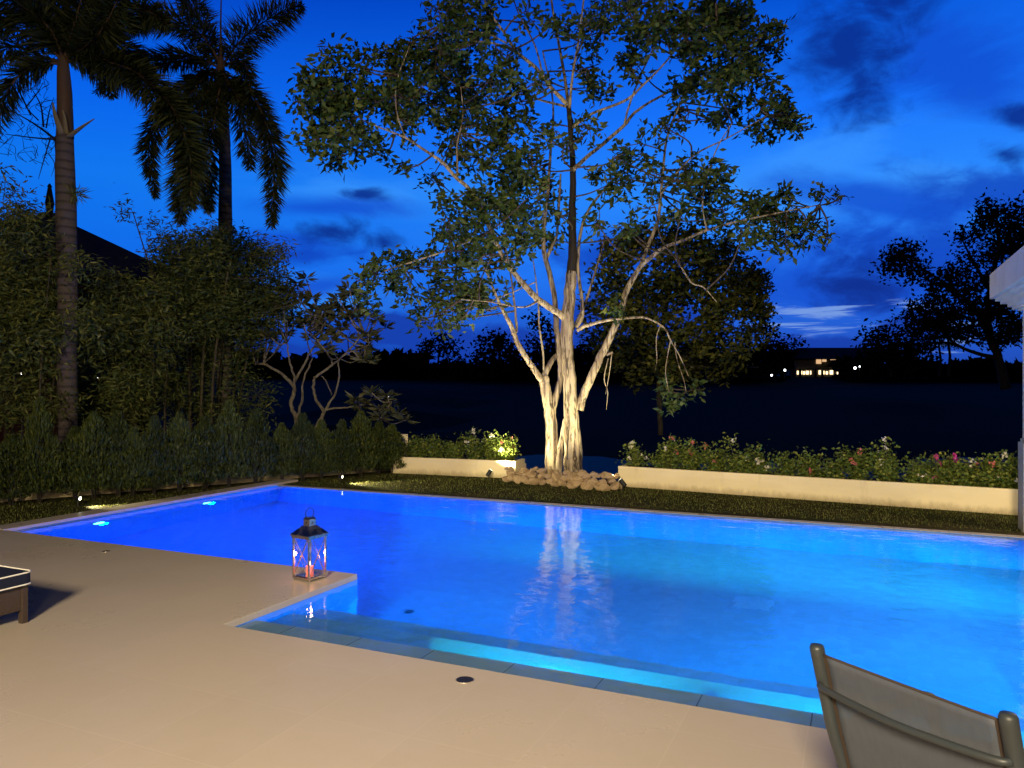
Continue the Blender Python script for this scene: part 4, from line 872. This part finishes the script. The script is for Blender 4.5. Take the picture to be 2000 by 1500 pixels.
tops = [(-60,830),(20,850),(78,800),(135,835),(190,822),(232,815),(272,830),(312,808),(350,815),(400,820),(447,800),(500,815),(545,830),(590,818),(628,830),(672,822),(705,815),(738,835),(765,840)]
hl = ['clipped shrub at the near end of the hedge, beyond the lounger', 'broad low shrub left of the brightest hedge column', 'narrow pale green shrub left of the nearer palm trunk', 'dark shrub at the foot of the nearer palm, above the spike light', 'hedge shrub just right of the nearer palm trunk', 'second hedge shrub right of the nearer palm trunk', 'short dark shrub left of the narrow pointed hedge column', 'narrow pointed hedge column below the lighter bamboo spray', 'hedge shrub right of the narrow pointed column', 'hedge shrub below the left canes of the tallest bamboo', 'tall hedge shrub in front of the bare bamboo canes', 'hedge shrub above the far end of the left pool coping', 'low dark hedge shrub under the crooked frangipani', 'hedge shrub under the pale forked frangipani', 'slim dark shrub left of the far spike light', 'pointed hedge shrub behind the far spike light', 'hedge shrub right of the far spike light', 'next to last hedge shrub before the short planter', 'last hedge shrub beside the short planter']
for i, (u, v) in enumerate(tops):
    # intersect the view line of u with the hedge line
    o0 = W0+nrm*.42; k_ = (u-1000)/F
    s_ = (o0[0]-k_*o0[1])/(k_*hd[1]-hd[0]); q = o0+hd*s_; Dq = q[1]
    h_ = H-(v-750)/F*Dq+.03; o = protos[i % 4] if i < 4 else copy_tree(protos[i % 4])
    o.location = (q[0], q[1]+rng.normal()*.09, -.03); h_ *= rng.uniform(.92, 1.10); wd_ = rng.uniform(.52, .74)*(.75 if i in (2, 7) else 1)
    o.scale = (wd_, wd_, h_); o.rotation_euler = (0, 0, rng.uniform(0, 6.3)); tag(o, hl[i], 'shrub', 'clipped shrubs along the low wall')

# ------------------------------------------------------------ flowering shrubs in the planters
def bush(pos, wx, h, fl, label, dens=1.0, tall=None):
    h *= rng.uniform(1.0, 1.28); wx *= 1.08
    e = empty('flowering_shrub', pos, label=label, cat='shrub', group='flowering shrubs in the planters')
    m = MB(); tips = []
    for k in range(9):
        a = rng.uniform(0, 6.28); r_ = rng.uniform(.2, 1)*wx; t_ = np.array([r_*math.cos(a), r_*.45*math.sin(a), h*rng.uniform(.35, 1.1)])
        Q = catmull([(0.02*math.cos(a), .02*math.sin(a), -.04), t_*np.array([.45, .45, .55]), t_], 4); m.tube(Q, np.linspace(.007, .003, len(Q)), 5); tips.append(Q)
    if tall:
        Q = catmull([(0, 0, 0), (tall[0]*.5, 0, tall[1]*.6), (tall[0], 0, tall[1])], 5); m.tube(Q, np.linspace(.007, .003, len(Q)), 5); tips.append(Q[-4:])
    m.build('stems', fran_bark, e, smooth=True)
    allq = np.vstack([q[2:] for q in tips]); n = int(820*dens*(wx/.22)); h *= 1.0; c = allq[rng.integers(0, len(allq), n)]
    P = c+rng.normal(size=(n, 3))*np.array([.065, .055, .055]); P[:, 2] = np.maximum(P[:, 2], .0)
    leaves('foliage', P, leafdir(n, .2), rng.uniform(.04, .07, n), rng.uniform(.026, .044, n), leaf_flow, e, fold=.12)
    for kind, cnt in fl:
        for k in range(cnt):
            q = tips[rng.integers(0, len(tips))][-1] if not (tall and k == 0) else np.array([tall[0], 0, tall[1]])
            q = q+rng.normal(size=3)*.02+np.array([0, -.06, .03])
            ni = 12; d = rng.normal(size=(ni, 3)); d[:, 2] += .4
            leaves('flower', np.repeat(q[None], ni, 0)+rng.normal(size=(ni, 3))*.014, d, rng.uniform(.030, .050, ni), rng.uniform(.026, .040, ni), PET[kind], e, fold=.1)
def plpos(u, front=.28, z=.21, right=True):
    o0 = (PRo if right else PLo)+np.array([-(PRd if right else PLd)[1], (PRd if right else PLd)[0]])*front; d_ = PRd if right else PLd
    k_ = (u-1000)/F; s_ = (o0[0]-k_*o0[1])/(k_*d_[1]-d_[0]); q = o0+d_*s_; return (q[0], q[1], z)
bl = [(1245,.20,.42,[('white',5)],'small brightly lit shrub with white flowers at the left end of the long planter',.6,None),
 (1305,.26,.40,[('white',2),('pink',1)],'leafy green shrub second from the left end of the long planter',1,(.06,.52)),
 (1352,.24,.38,[('pink',4)],'leafy shrub with small red flowers in the long planter',1,None),
 (1395,.22,.36,[('pink',3)],'shrub with dull orange flowers hanging over the long planter',1,None),
 (1440,.22,.36,[('white',2)],'shrub with one tall white flower stem in the long planter',.9,(-.12,.55)),
 (1480,.22,.40,[('white',5)],'shrub dotted with several white flowers in the long planter',1,None),
 (1535,.22,.33,[],'plain green shrub right of the white flowers',.7,None),
 (1582,.25,.38,[('pink',2)],'green shrub with a few salmon flowers mid planter',1,None),
 (1632,.20,.40,[],'slender green shrub in the middle of the long planter',.7,None),
 (1678,.22,.36,[('pink',3)],'shrub with one raised red flower in the long planter',.9,(.0,.42)),
 (1735,.24,.40,[('white',5)],'shrub with the tallest pale flower spray in the long planter',1,(-.04,.60)),
 (1785,.22,.34,[('white',2)],'bushy shrub left of the magenta flowers',1,None),
 (1835,.24,.36,[('magenta',8),('pink',2)],'shrub with a bright magenta flower head in the long planter',1,None),
 (1880,.22,.34,[('white',2),('pink',1)],'dense green shrub right of the magenta flowers',1.2,None),
 (1925,.24,.36,[('white',3),('pink',1)],'dense shrub with pale flowers near the pavilion column',1.3,None),
 (1968,.22,.34,[('white',1)],'last dense shrub before the pavilion column',1.3,None)]
for (u, wx, h, fl_, lb, dn, tl) in bl: bush(plpos(u), wx, h, fl_, lb, dn*1.25, tl)
for (u, wx, h, fl_, lb, dn, tl) in [(992,.20,.36,[('pink',3),('white',2)],'brightest yellow green shrub at the right end of the short planter',1.6,None),
 (962,.22,.36,[('white',2)],'yellow green shrub over the left spike light',1.4,None), (930,.20,.38,[('white',5)],'shrub with many white flowers in the short planter',.9,(-.05,.55)),
 (893,.22,.36,[],'dark green shrub left of the white flowered one',1,None), (853,.24,.40,[],'shadowed shrub in the middle of the short planter',1,None), (812,.22,.34,[],'shadowed shrub at the hedge end of the short planter',1,None)]:
    bush(plpos(u, right=False), wx, h, fl_, lb, dn*1.25, tl)

# ------------------------------------------------------------ lantern
LQ = gpx(603, 1138); th = 33
e = empty('lantern', (LQ[0]-.0286*1-.0, LQ[1]+.139, 0), 0, label='steel and glass candle lantern with ring handle on the deck corner', cat='lantern')
# body axes: front corner towards the viewer
lu = unit(np.array([-.168, .11])); lv = unit(np.array([.11, .168])); e.rotation_euler = (0, 0, math.atan2(lv[1], lv[0])-math.pi/2+math.pi/2)
ctr = np.array([LQ[0], LQ[1]])+lu*.1+lv*.1; e.location = (ctr[0], ctr[1], 0)
S_ = .1; r = .007
m = MB(); m.box((-S_, -S_, .012), (S_, S_, .03)); m.box((-S_+.015, -S_+.015, .0305), (S_-.015, S_-.015, .036))
for sx in (-1, 1):
    for sy in (-1, 1): m.box((sx*(S_-.018)-.009, sy*(S_-.018)-.009, 0), (sx*(S_-.018)+.009, sy*(S_-.018)+.009, .0118))
m.build('base', chrome_m, e, bevel=.002)
for sx in (-1, 1):
    for sy in (-1, 1):
        m = MB(); m.box((sx*(S_-r)-r, sy*(S_-r)-r, .031), (sx*(S_-r)+r, sy*(S_-r)+r, .352)); m.build('post', chrome_m, e, bevel=.0015)
for k in range(4):
    c_, s_ = math.cos(k*math.pi/2), math.sin(k*math.pi/2)
    rot = lambda x, y, z: (c_*x-s_*y, s_*x+c_*y, z)
    m = MB(); m.tube([rot(-S_+.014, -S_+.004, .036), rot(S_-.014, -S_+.004, .350)], .0028, 6); m.tube([rot(S_-.014, -S_+.001, .036), rot(-S_+.014, -S_+.001, .350)], .0028, 6); m.build('cross_brace', chrome_m, e)
    m = MB(); m.add([rot(-S_+.013, -S_+.009, .034), rot(S_-.013, -S_+.009, .034), rot(S_-.013, -S_+.009, .351), rot(-S_+.013, -S_+.009, .351)], [(0, 1, 2, 3)]); m.build('glass_pane', gm2, e)
m = MB(); m.box((-S_-.006, -S_-.006, .353), (S_+.006, S_+.006, .372)); m.box((-S_-.014, -S_-.014, .3725), (S_+.014, S_+.014, .384))
def frust(m, s0, z0, s1, z1): m.add([(-s0,-s0,z0),(s0,-s0,z0),(s0,s0,z0),(-s0,s0,z0),(-s1,-s1,z1),(s1,-s1,z1),(s1,s1,z1),(-s1,s1,z1)], [(3,2,1,0),(4,5,6,7),(0,1,5,4),(1,2,6,5),(2,3,7,6),(3,0,4,7)])
frust(m, S_+.012, .3845, .062, .432); frust(m, .062, .4322, .047, .450)
m.build('roof', chrome_m, e, bevel=.002)
m = MB(); m.box((-.036, -.036, .4505), (.036, .036, .505)); frust(m, .040, .5055, .028, .522); ch = m.build('chimney', chrome_m, e, bevel=.002)
m = MB()
for k in range(4):
    c_, s_ = math.cos(k*math.pi/2), math.sin(k*math.pi/2); m.tube([(c_*0+s_*.0362, -c_*.0362, .477), (s_*.0375, -c_*.0375, .477)], .009, 12)
m.build('vent_hole', black_m, ch)
m = MB(); m.tube([(.045*math.cos(a), 0, .553+.045*math.sin(a)) for a in np.linspace(-1.1, math.pi+1.1, 28)], .0035, 8); m.build('ring_handle', black_m, e, smooth=True)
m = MB(); m.cyl((0, 0), .032, .0365, .105, 24); cd = m.build('candle', wax_m, e, smooth=False)
m = MB(); m.tube([(0, 0, .106), (0, 0, .115), (0, 0, .125), (0, 0, .14), (0, 0, .155)], [.001, .006, .008, .005, .0008], 10); m.build('flame', flame_m, cd, smooth=True)
lamp('candle_glow', 'POINT', (ctr[0], ctr[1], .19), 1.3, (1, .45, .25), shadow_soft_size=.02)

# ------------------------------------------------------------ sun lounger at the left edge
cq = px(66, 1113, 5.33); ca = np.array([cq[0], cq[1]])
e = empty('sun_lounger', (ca[0], ca[1], 0), ANG, label='brown wicker sun lounger with navy white piped cushion at the deck edge', cat='sun lounger')
Lw, Ll = .66, 1.95
def rbox(m, x0, x1, y0, y1, z0, z1, r=.04):
    ring = []
    for cx, cy, a0_ in ((x1-r, y1-r, 0), (x0+r, y1-r, 90), (x0+r, y0+r, 180), (x1-r, y0+r, 270)):
        for k in range(5): a = R(a0_+k*22.5); ring.append((cx+r*math.cos(a), cy+r*math.sin(a)))
    m.prism(ring, z0, z1); return ring
m = MB(); m.box((-Lw+.03, -Ll+.03, .09), (-.03, -.03, .265)); m.build('frame', wicker_m, e, bevel=.01)
for (lx, ly) in ((-.045, -.045), (-Lw+.045, -.045), (-.045, -Ll+.045), (-Lw+.045, -Ll+.045)):
    m = MB(); m.box((lx-.022, ly-.022, 0), (lx+.022, ly+.022, .266)); m.build('leg', wicker_m, e, bevel=.004)
m = MB(); ring = rbox(m, -Lw, 0, -Ll+.6, 0, .272, .352, .05); cu = m.build('cushion', navy_m, e, bevel=.012)
m = MB()
for z in (.272, .352): m.tube([(x, y, z) for x, y in ring]+[(ring[0][0], ring[0][1], z)], .0055, 6, cap=False)
m.build('piping', pipe_m, cu, smooth=True)
# raised backrest part
m = MB(); m.add([(-Lw,-Ll+.59,.272),(0,-Ll+.59,.272),(0,-Ll+.59,.352),(-Lw,-Ll+.59,.352),(-Lw,-Ll,.50),(0,-Ll,.50),(0,-Ll,.58),(-Lw,-Ll,.58)], [(0,1,2,3),(7,6,5,4),(0,4,5,1),(2,6,7,3),(0,3,7,4),(1,5,6,2)]); m.build('back_cushion', navy_m, e, bevel=.012)

# ------------------------------------------------------------ sling chair at the lower right
p1 = np.array([.885, 2.23]); p2 = np.array([1.140, 1.765]); dw = unit(p2-p1); nf_ = np.array([.88, .475])   # nf_ = the way the chair faces
e = empty('sling_chair', (*((p1+p2)/2), 0), math.atan2(dw[1], dw[0]), label='grey metal garden chair with mesh sling back turned away from the camera', cat='chair')
# local: x along the back (p1 -> p2), y = the way it faces (to the left of x)
Wc = np.linalg.norm(p2-p1)/2; sgn = 1.0 if (-dw[1]*nf_[0]+dw[0]*nf_[1]) > 0 else -1.0
def yb(z): return .135*((.88-z)/.45) if z > .43 else .135
rt = .0205
for sx in (-1, 1):
    P = [(sx*Wc, sgn*(-.0), .885), (sx*Wc, sgn*.03, .78), (sx*Wc, sgn*.07, .64), (sx*Wc, sgn*.135, .45), (sx*Wc, sgn*.10, .25), (sx*Wc, sgn*.04, .0)]
    m = MB(); Q = catmull(P, 6); Q = np.vstack([[Q[0][0], Q[0][1], .893], Q]); rr = np.full(len(Q), rt); rr[0] = rt*.82; m.tube(Q, rr, 20); m.build('back_post', frame_m, e, smooth=True)
    m = MB(); m.tube(catmull([(sx*Wc, sgn*.09, .62), (sx*Wc, sgn*.30, .65), (sx*Wc, sgn*.52, .64), (sx*Wc, sgn*.56, .56), (sx*Wc, sgn*.55, .3), (sx*Wc, sgn*.57, 0)], 6), .0165, 14); m.build('arm_and_front_leg', frame_m, e, smooth=True)
m = MB(); m.tube(catmull([(-Wc, sgn*(.033-.018), .778), (-Wc*.9, sgn*(-.005), .776), (-Wc*.45, sgn*(-.018), .772), (0, sgn*(-.024), .770), (Wc*.45, sgn*(-.018), .772), (Wc*.9, sgn*(-.005), .776), (Wc, sgn*(.033-.018), .778)], 5), .0098, 14); m.build('back_rail', frame_m, e, smooth=True)
m = MB(); m.tube([(-Wc, sgn*.135, .43), (Wc, sgn*.135, .43)], .012, 12); m.tube([(-Wc, sgn*.55, .43), (Wc, sgn*.55, .43)], .012, 12); m.build('seat_rail', frame_m, e, smooth=True)
Vv = []; Ff = []; nz_, nx_ = 16, 12
for j in range(nz_+1):
    z = .868-(.868-.44)*j/nz_; yy = np.interp(-z, [-.885, -.78, -.64, -.45, -.43], [0, .03, .07, .135, .137])
    for i in range(nx_+1):
        x = (-1+2*i/nx_); Vv.append((x*(Wc-.012), sgn*(yy+.004*(1-x*x)), z-(.003*(1-x*x) if j == 0 else 0)))
for j in range(nz_):
    for i in range(nx_): k = j*(nx_+1)+i; Ff.append((k, k+1, k+nx_+2, k+nx_+1))
m = MB(); m.add(Vv, Ff); sl = m.build('back_sling', sm, e, smooth=True); sd = sl.modifiers.new('thick', 'SOLIDIFY'); sd.thickness = .0016
m = MB(); top = [Vv[i] for i in range(nx_+1)]; m.tube(top, .0035, 8); [m.add([Vv[j*(nx_+1)+i_]+np.array([0, -sgn*.0025, 0]) if False else (Vv[j*(nx_+1)+i_][0]+(.0 if kk == 0 else (.020 if i_ == 0 else -.020)), Vv[j*(nx_+1)+i_][1]-sgn*.0025, Vv[j*(nx_+1)+i_][2]) for j in range(nz_+1) for kk in (0, 1)], [(2*j, 2*j+1, 2*j+3, 2*j+2) for j in range(nz_)]) for i_ in (0, nx_)]; hm = pmat('sling_hem', (.035, .024, .018), .75, .2, bump=(200, .3, .001)); m.build('hem', hm, sl, smooth=True)
m = MB(); m.add([(-Wc+.01, sgn*.14, .437), (Wc-.01, sgn*.14, .437), (Wc-.01, sgn*.55, .437), (-Wc+.01, sgn*.55, .437)], [(0, 1, 2, 3)]); st_ = m.build('seat_sling', sm, e); sd = st_.modifiers.new('thick', 'SOLIDIFY'); sd.thickness = .0016

# ------------------------------------------------------------ neighbour's house at the left
D_ = 24; ap = px(97, 418, D_)
e = empty('neighbour_house', (ap[0], ap[1], 0), R(8), label='dark hip roofed house with a roof finial behind the bamboo', cat='house')
hh = ap[2]; ev = 4.3
m = MB(); m.box((-4.3, -4.3, -.1), (4.3, 4.3, ev-.05)); m.build('wall', redwall_m, e)
m = MB(); m.add([(-5.6,-5.6,ev),(5.6,-5.6,ev),(5.6,5.6,ev),(-5.6,5.6,ev),(-1.6,-1.6,hh-.75),(1.6,-1.6,hh-.75),(1.6,1.6,hh-.75),(-1.6,1.6,hh-.75),(0,0,hh)], [(3,2,1,0),(0,1,5,4),(1,2,6,5),(2,3,7,6),(3,0,4,7),(4,5,8),(5,6,8),(6,7,8),(7,4,8)]); rf = m.build('roof', roof_m, e)
m = MB(); m.cyl((0, 0), .34, hh-.18, hh+.0, 12, .30); m.cyl((0, 0), .12, hh+.001, hh+.12, 12, .09); m.cyl((0, 0), .10, hh+.121, hh+.35, 12, .13); m.cyl((0, 0), .13, hh+.351, hh+.85, 12, .05); m.cyl((0, 0), .075, hh+.851, hh+.95, 12, .02); m.build('finial', roof_m, rf, smooth=False)
for (u, v, lb) in ((43, 730, 'small white lamp shining through the bamboo left of the palm trunk'), (194, 738, 'small white lamp shining through the bamboo right of the palm trunk')):
    q = px(u, v, 17.5); e = empty('garden_lamp', (q[0], q[1], 0), label=lb, cat='lamp', group='neighbour lamps')
    m = MB(); m.tube([(0, 0, -.05), (0, 0, q[2]-.04)], .02, 8); m.build('post', black_m, e)
    m = MB(); m.tube([(0, 0, q[2]-.035), (0, 0, q[2]-.015), (0, 0, q[2]+.015), (0, 0, q[2]+.035)], [.02, .04, .04, .02], 12); m.build('globe', globe_m, e, smooth=True)

# ------------------------------------------------------------ far side of the field
def far_tree(D, txt, label, base, trunks=(), gz=None, lsz=(.35, .7), nleaf=9, depth=2.0, name='field_tree'):
    loc_z = gz if gz is not None else 2.6
    return clump_tree(name, D, txt, label, 'tree', leaf_sil, nleaf, lsz, .55, .45, depth, trunks, bark_d, 'dark trees across the field', (base, loc_z), dup=2, tw=False)
FT = lambda u, top, w_=5: [[(u, 736, w_), (u, (736+top)/2, w_*.8), (u+2, top, w_*.4)]]
far_tree(95, "855,680,26,1 835,690,20,1 880,685,22,1 855,665,16,1 820,700,16,1 895,700,14,1", 'small rounded tree on the field edge left of the floodlit trunks', 855, FT(856, 680))
far_tree(90, "960,675,28,1.3 990,680,30,1.3 940,700,26,1.3 1010,700,28,1.3 975,710,30,1.4 930,720,20,1.2 1035,715,24,1.2 970,660,18,1", 'broad dark domed tree behind the left trunk', 975, FT(975, 680, 8))
far_tree(92, "1060,650,30,1.1 1090,680,30,1.2 1050,690,30,1.2 1120,700,34,1.2 1160,690,34,1.2 1040,620,20,.8 1080,710,30,1.2", 'dark tree directly behind the floodlit trunks', 1080, FT(1080, 670, 8))
far_tree(88, "1200,690,36,1.3 1240,700,36,1.3 1180,715,30,1.3 1280,705,34,1.3 1225,670,26,1", 'dark tree right of the floodlit trunks', 1220, FT(1220, 690, 8))
far_tree(88, "1330,700,34,1.3 1370,705,34,1.3 1410,700,34,1.3 1350,680,26,1.1 1400,675,26,1.1", 'wide dark tree above the distant lit terrace', 1370, FT(1370, 690, 8))
far_tree(85, "1490,640,26,1.2 1510,670,26,1.3 1470,690,34,1.3 1520,700,26,1.3 1500,715,26,1.3 1440,710,30,1.3 1490,610,18,.9", 'rounded dark tree left of the lit villa', 1495, FT(1495, 650, 8))
far_tree(100, "1545,680,16,1 1560,675,14,1 1535,695,14,1", 'small open tree beside the roof of the lit villa', 1550, FT(1550, 690, 3))
far_tree(60, "1705,655,20,1 1725,650,18,1 1740,670,26,1.2 1690,672,16,.9 1750,690,34,1.4 1720,695,28,1.3 1770,700,34,1.4 1790,690,30,1.3 1700,708,24,1.2", 'dark palm like clump right of the lit villa', 1740, FT(1740, 690, 8), gz=1.8, lsz=(.25, .5), nleaf=22)
clump_tree('field_tree', 42, "1760,500,26,1.2 1745,525,22,1.1 1780,490,20,1 1790,530,26,1 1820,550,22,.9 1850,540,22,.9 1880,530,22,.9 1895,500,22,.9 1830,580,24,1 1870,570,26,1 1905,560,24,1 1930,540,26,1 1920,440,24,.9 1900,455,18,.8 1940,420,26,1 1965,450,28,1.1 1985,490,34,1.3 1950,490,30,1.2 1990,410,20,.9 1875,460,10,.5 1800,600,26,1 1840,620,30,1.1 1820,640,28,1.1 1880,610,30,1.1 1920,610,30,1.1 1960,600,36,1.2 1800,635,20,1 1850,650,26,1 1900,650,30,1 1950,650,34,1.2 1990,640,34,1.2 1780,650,18,1 1980,560,34,1.2 1930,400,12,.6 2030,450,50,1.2 2040,560,60,1.2 1780,620,20,.9",
    'big dark spreading tree behind the pavilion corner', 'tree', leaf_sil, 30, (.16, .34), .5, .24, 1.6,
    trunks=[[(1965,760,20),(1950,700,16),(1930,640,14),(1935,560,10),(1950,480,7),(1945,420,4)],[(1930,650,10),(1890,590,7),(1840,550,5),(1780,510,3)],[(1950,700,9),(1880,680,6),(1830,640,4)],[(1935,570,8),(1900,510,5),(1880,470,3)]], bark=bark_d, group='dark trees across the field', base=(1960, 0.6), dup=2, tw=True, ws=2.6)
for (u, top, lb, D_) in ((1853, 655, 'slim distant palm left of the pavilion, leaning trunk', 60), (1835, 668, 'short distant palm beside the taller one', 64)):
    q = px(u, 735, D_); e = empty('distant_palm', q, label=lb, cat='palm', group='distant palms'); tz = (735-top)/F*D_
    m = MB(); m.tube([(0, 0, 0), (.1, 0, tz*.5), (-.1, 0, tz)], [.14, .10, .08], 8); m.build('trunk', bark_d, e)
    P = []; Dd = []
    for k in range(14):
        a = k*.449; 
        for j in range(40): s_ = j/40; P.append((-.1+1.5*s_*math.cos(a), 1.5*s_*math.sin(a), tz+.5*s_-1.0*s_*s_)); Dd.append((math.cos(a)*.4+rng.normal()*.5, math.sin(a)*.4+rng.normal()*.5, -.6))
    leaves('crown', np.array(P), np.array(Dd), .35, .06, leaf_sil, e)
# low far hedge line and the thicket on both sides: one mass
Pm = []
for k in range(9500):
    u = (rng.uniform(420, 830), rng.uniform(1640, 2150), rng.uniform(830, 1540))[k % 3]; D_ = rng.uniform(84, 96)
    top = 700-6*math.sin(u*.03)-4*math.sin(u*.11) if u < 900 else 712-5*math.sin(u*.05)
    if 820 < u < 1045: top = 716+4*math.sin(u*.09)
    if 1045 <= u < 1560: top = 694+7*math.sin(u*.045)+4*math.sin(u*.13)
    if 640 < u < 830: top = 698+3*math.sin(u*.4)
    Pm.append(px(u, rng.uniform(top, 738), D_))
tag(leaves('far_woods', np.array(Pm), leafdir(len(Pm)), rng.uniform(.8, 1.6, len(Pm)), rng.uniform(.5, 1.0, len(Pm)), leaf_sil), 'dark wooded belt along the far edge of the field', 'woods', kind='stuff')
# lit villa
D_ = 100; k_ = D_/F
def vx(u): return (u-1612)*k_
def vz(v): return H-(v-750)*k_
gz = vz(737)
vl = empty('lit_villa', px(1612, 750, D_)*np.array([1, 1, 0]), label='distant two storey villa with lit windows under a dark hip roof', cat='house')
m = MB(); m.box((vx(1541), 0, gz-1), (vx(1556), 6, vz(703))); m.box((vx(1556)+.02, 1.2, gz-1), (vx(1690), 7, vz(703))); m.build('wall', farwall_m, vl)
m = MB(); m.add([(vx(1530), -1.2, vz(701)), (vx(1760), -1.2, vz(701)), (vx(1760), 8, vz(701)), (vx(1530), 8, vz(701)), (vx(1575), 3, vz(677)), (vx(1730), 3, vz(677))], [(0,1,5,4),(1,2,5),(2,3,4,5),(3,0,4),(3,2,1,0)]); m.build('roof', roof_m, vl)
m = MB(); m.box((vx(1563), -.1, vz(722)), (vx(1690), 1.1, vz(720))); 
for u in (1563, 1592, 1606, 1640, 1662, 1688): m.box((vx(u)-.12, -.1, gz-1), (vx(u)+.12, .15, vz(722)-.01))
m.build('balcony', roof_m, vl)
m = MB(); m.add([(vx(1608), -1, vz(716)), (vx(1645), -1, vz(716)), (vx(1626), -1, vz(703)), (vx(1608), .9, vz(716)), (vx(1645), .9, vz(716)), (vx(1626), .9, vz(703))], [(0,1,2),(5,4,3),(0,3,4,1),(1,4,5,2),(2,5,3,0)]); m.build('porch_gable', roof_m, vl)
for (u0, u1, v0, v1) in ((1563, 1567, 731, 724), (1568, 1574, 731, 724), (1575, 1580, 731, 725), (1581, 1587, 731, 724), (1589, 1592, 731, 724), (1606, 1612, 731, 723), (1613, 1618, 731, 724), (1620, 1625, 731, 725), (1628, 1635, 731, 723), (1642, 1645, 731, 724)):
    m = MB(); m.box((vx(u0), 1.12, vz(v0)), (vx(u1)-.06, 1.18, vz(v1))); m.build('window', lit_m, vl)
for (u0, u1, v0, v1) in ((1601, 1611, 710, 701.5), (1613, 1621, 706, 701.5), (1629, 1640, 708, 701.5)):
    m = MB(); m.box((vx(u0), 1.12, vz(v0)), (vx(u1), 1.18, vz(v1))); m.build('window', litdim_m, vl)
for (u, v, r_, lb) in ((1533, 723, .22, 'bright white lamp left of the lit villa'), (1670, 719, .26, 'brighter of the two lamps right of the lit villa'), (1679, 716, .16, 'smaller of the two lamps right of the lit villa'), (1507, 733, .2, 'white light on the ground left of the lit villa'), (1419, 710, .10, 'small white lamp on the distant dark terrace'), (760, 775, .05, 'tiny white light beyond the short planter')):
    D_ = 81 if v < 740 else 30
    r_ *= .55; q = px(u, v, D_); z0 = vz(740) if D_ > 50 else -1.2; e = empty('lamp_post', (q[0], q[1], z0), label=lb, cat='lamp', group='distant lamps'); hz = q[2]-z0
    m = MB(); m.tube([(0, 0, -.2), (0, 0, hz-r_*1.02)], .05 if D_ > 50 else .02, 6); m.build('post', black_m, e)
    m = MB(); m.tube([(0, 0, hz-r_), (0, 0, hz-r_*.6), (0, 0, hz), (0, 0, hz+r_*.6), (0, 0, hz+r_)], [r_*.3, r_*.8, r_, r_*.8, r_*.3], 12); m.build('globe', far_globe_m, e, smooth=True)
# low dark terrace building between the trees
e = empty('terrace_building', px(1440, 750, 82.5)*np.array([1, 1, 0]), label='low dark terrace building with pale canopies under the trees', cat='building')
k_ = 82.5/F; X0 = lambda u: (u-1440)*k_; Z0 = lambda v: H-(v-750)*k_
m = MB(); m.box((X0(1365), 1.0, Z0(740)), (X0(1520), 1.4, Z0(708))); m.build('wall', roof_m, e)
for (u0, u1) in ((1372, 1404), (1430, 1444), (1466, 1482)):
    m = MB(); m.box((X0(u0), 0, Z0(718)), (X0(u1), .9, Z0(716))); m.build('canopy', farwall_m, e)
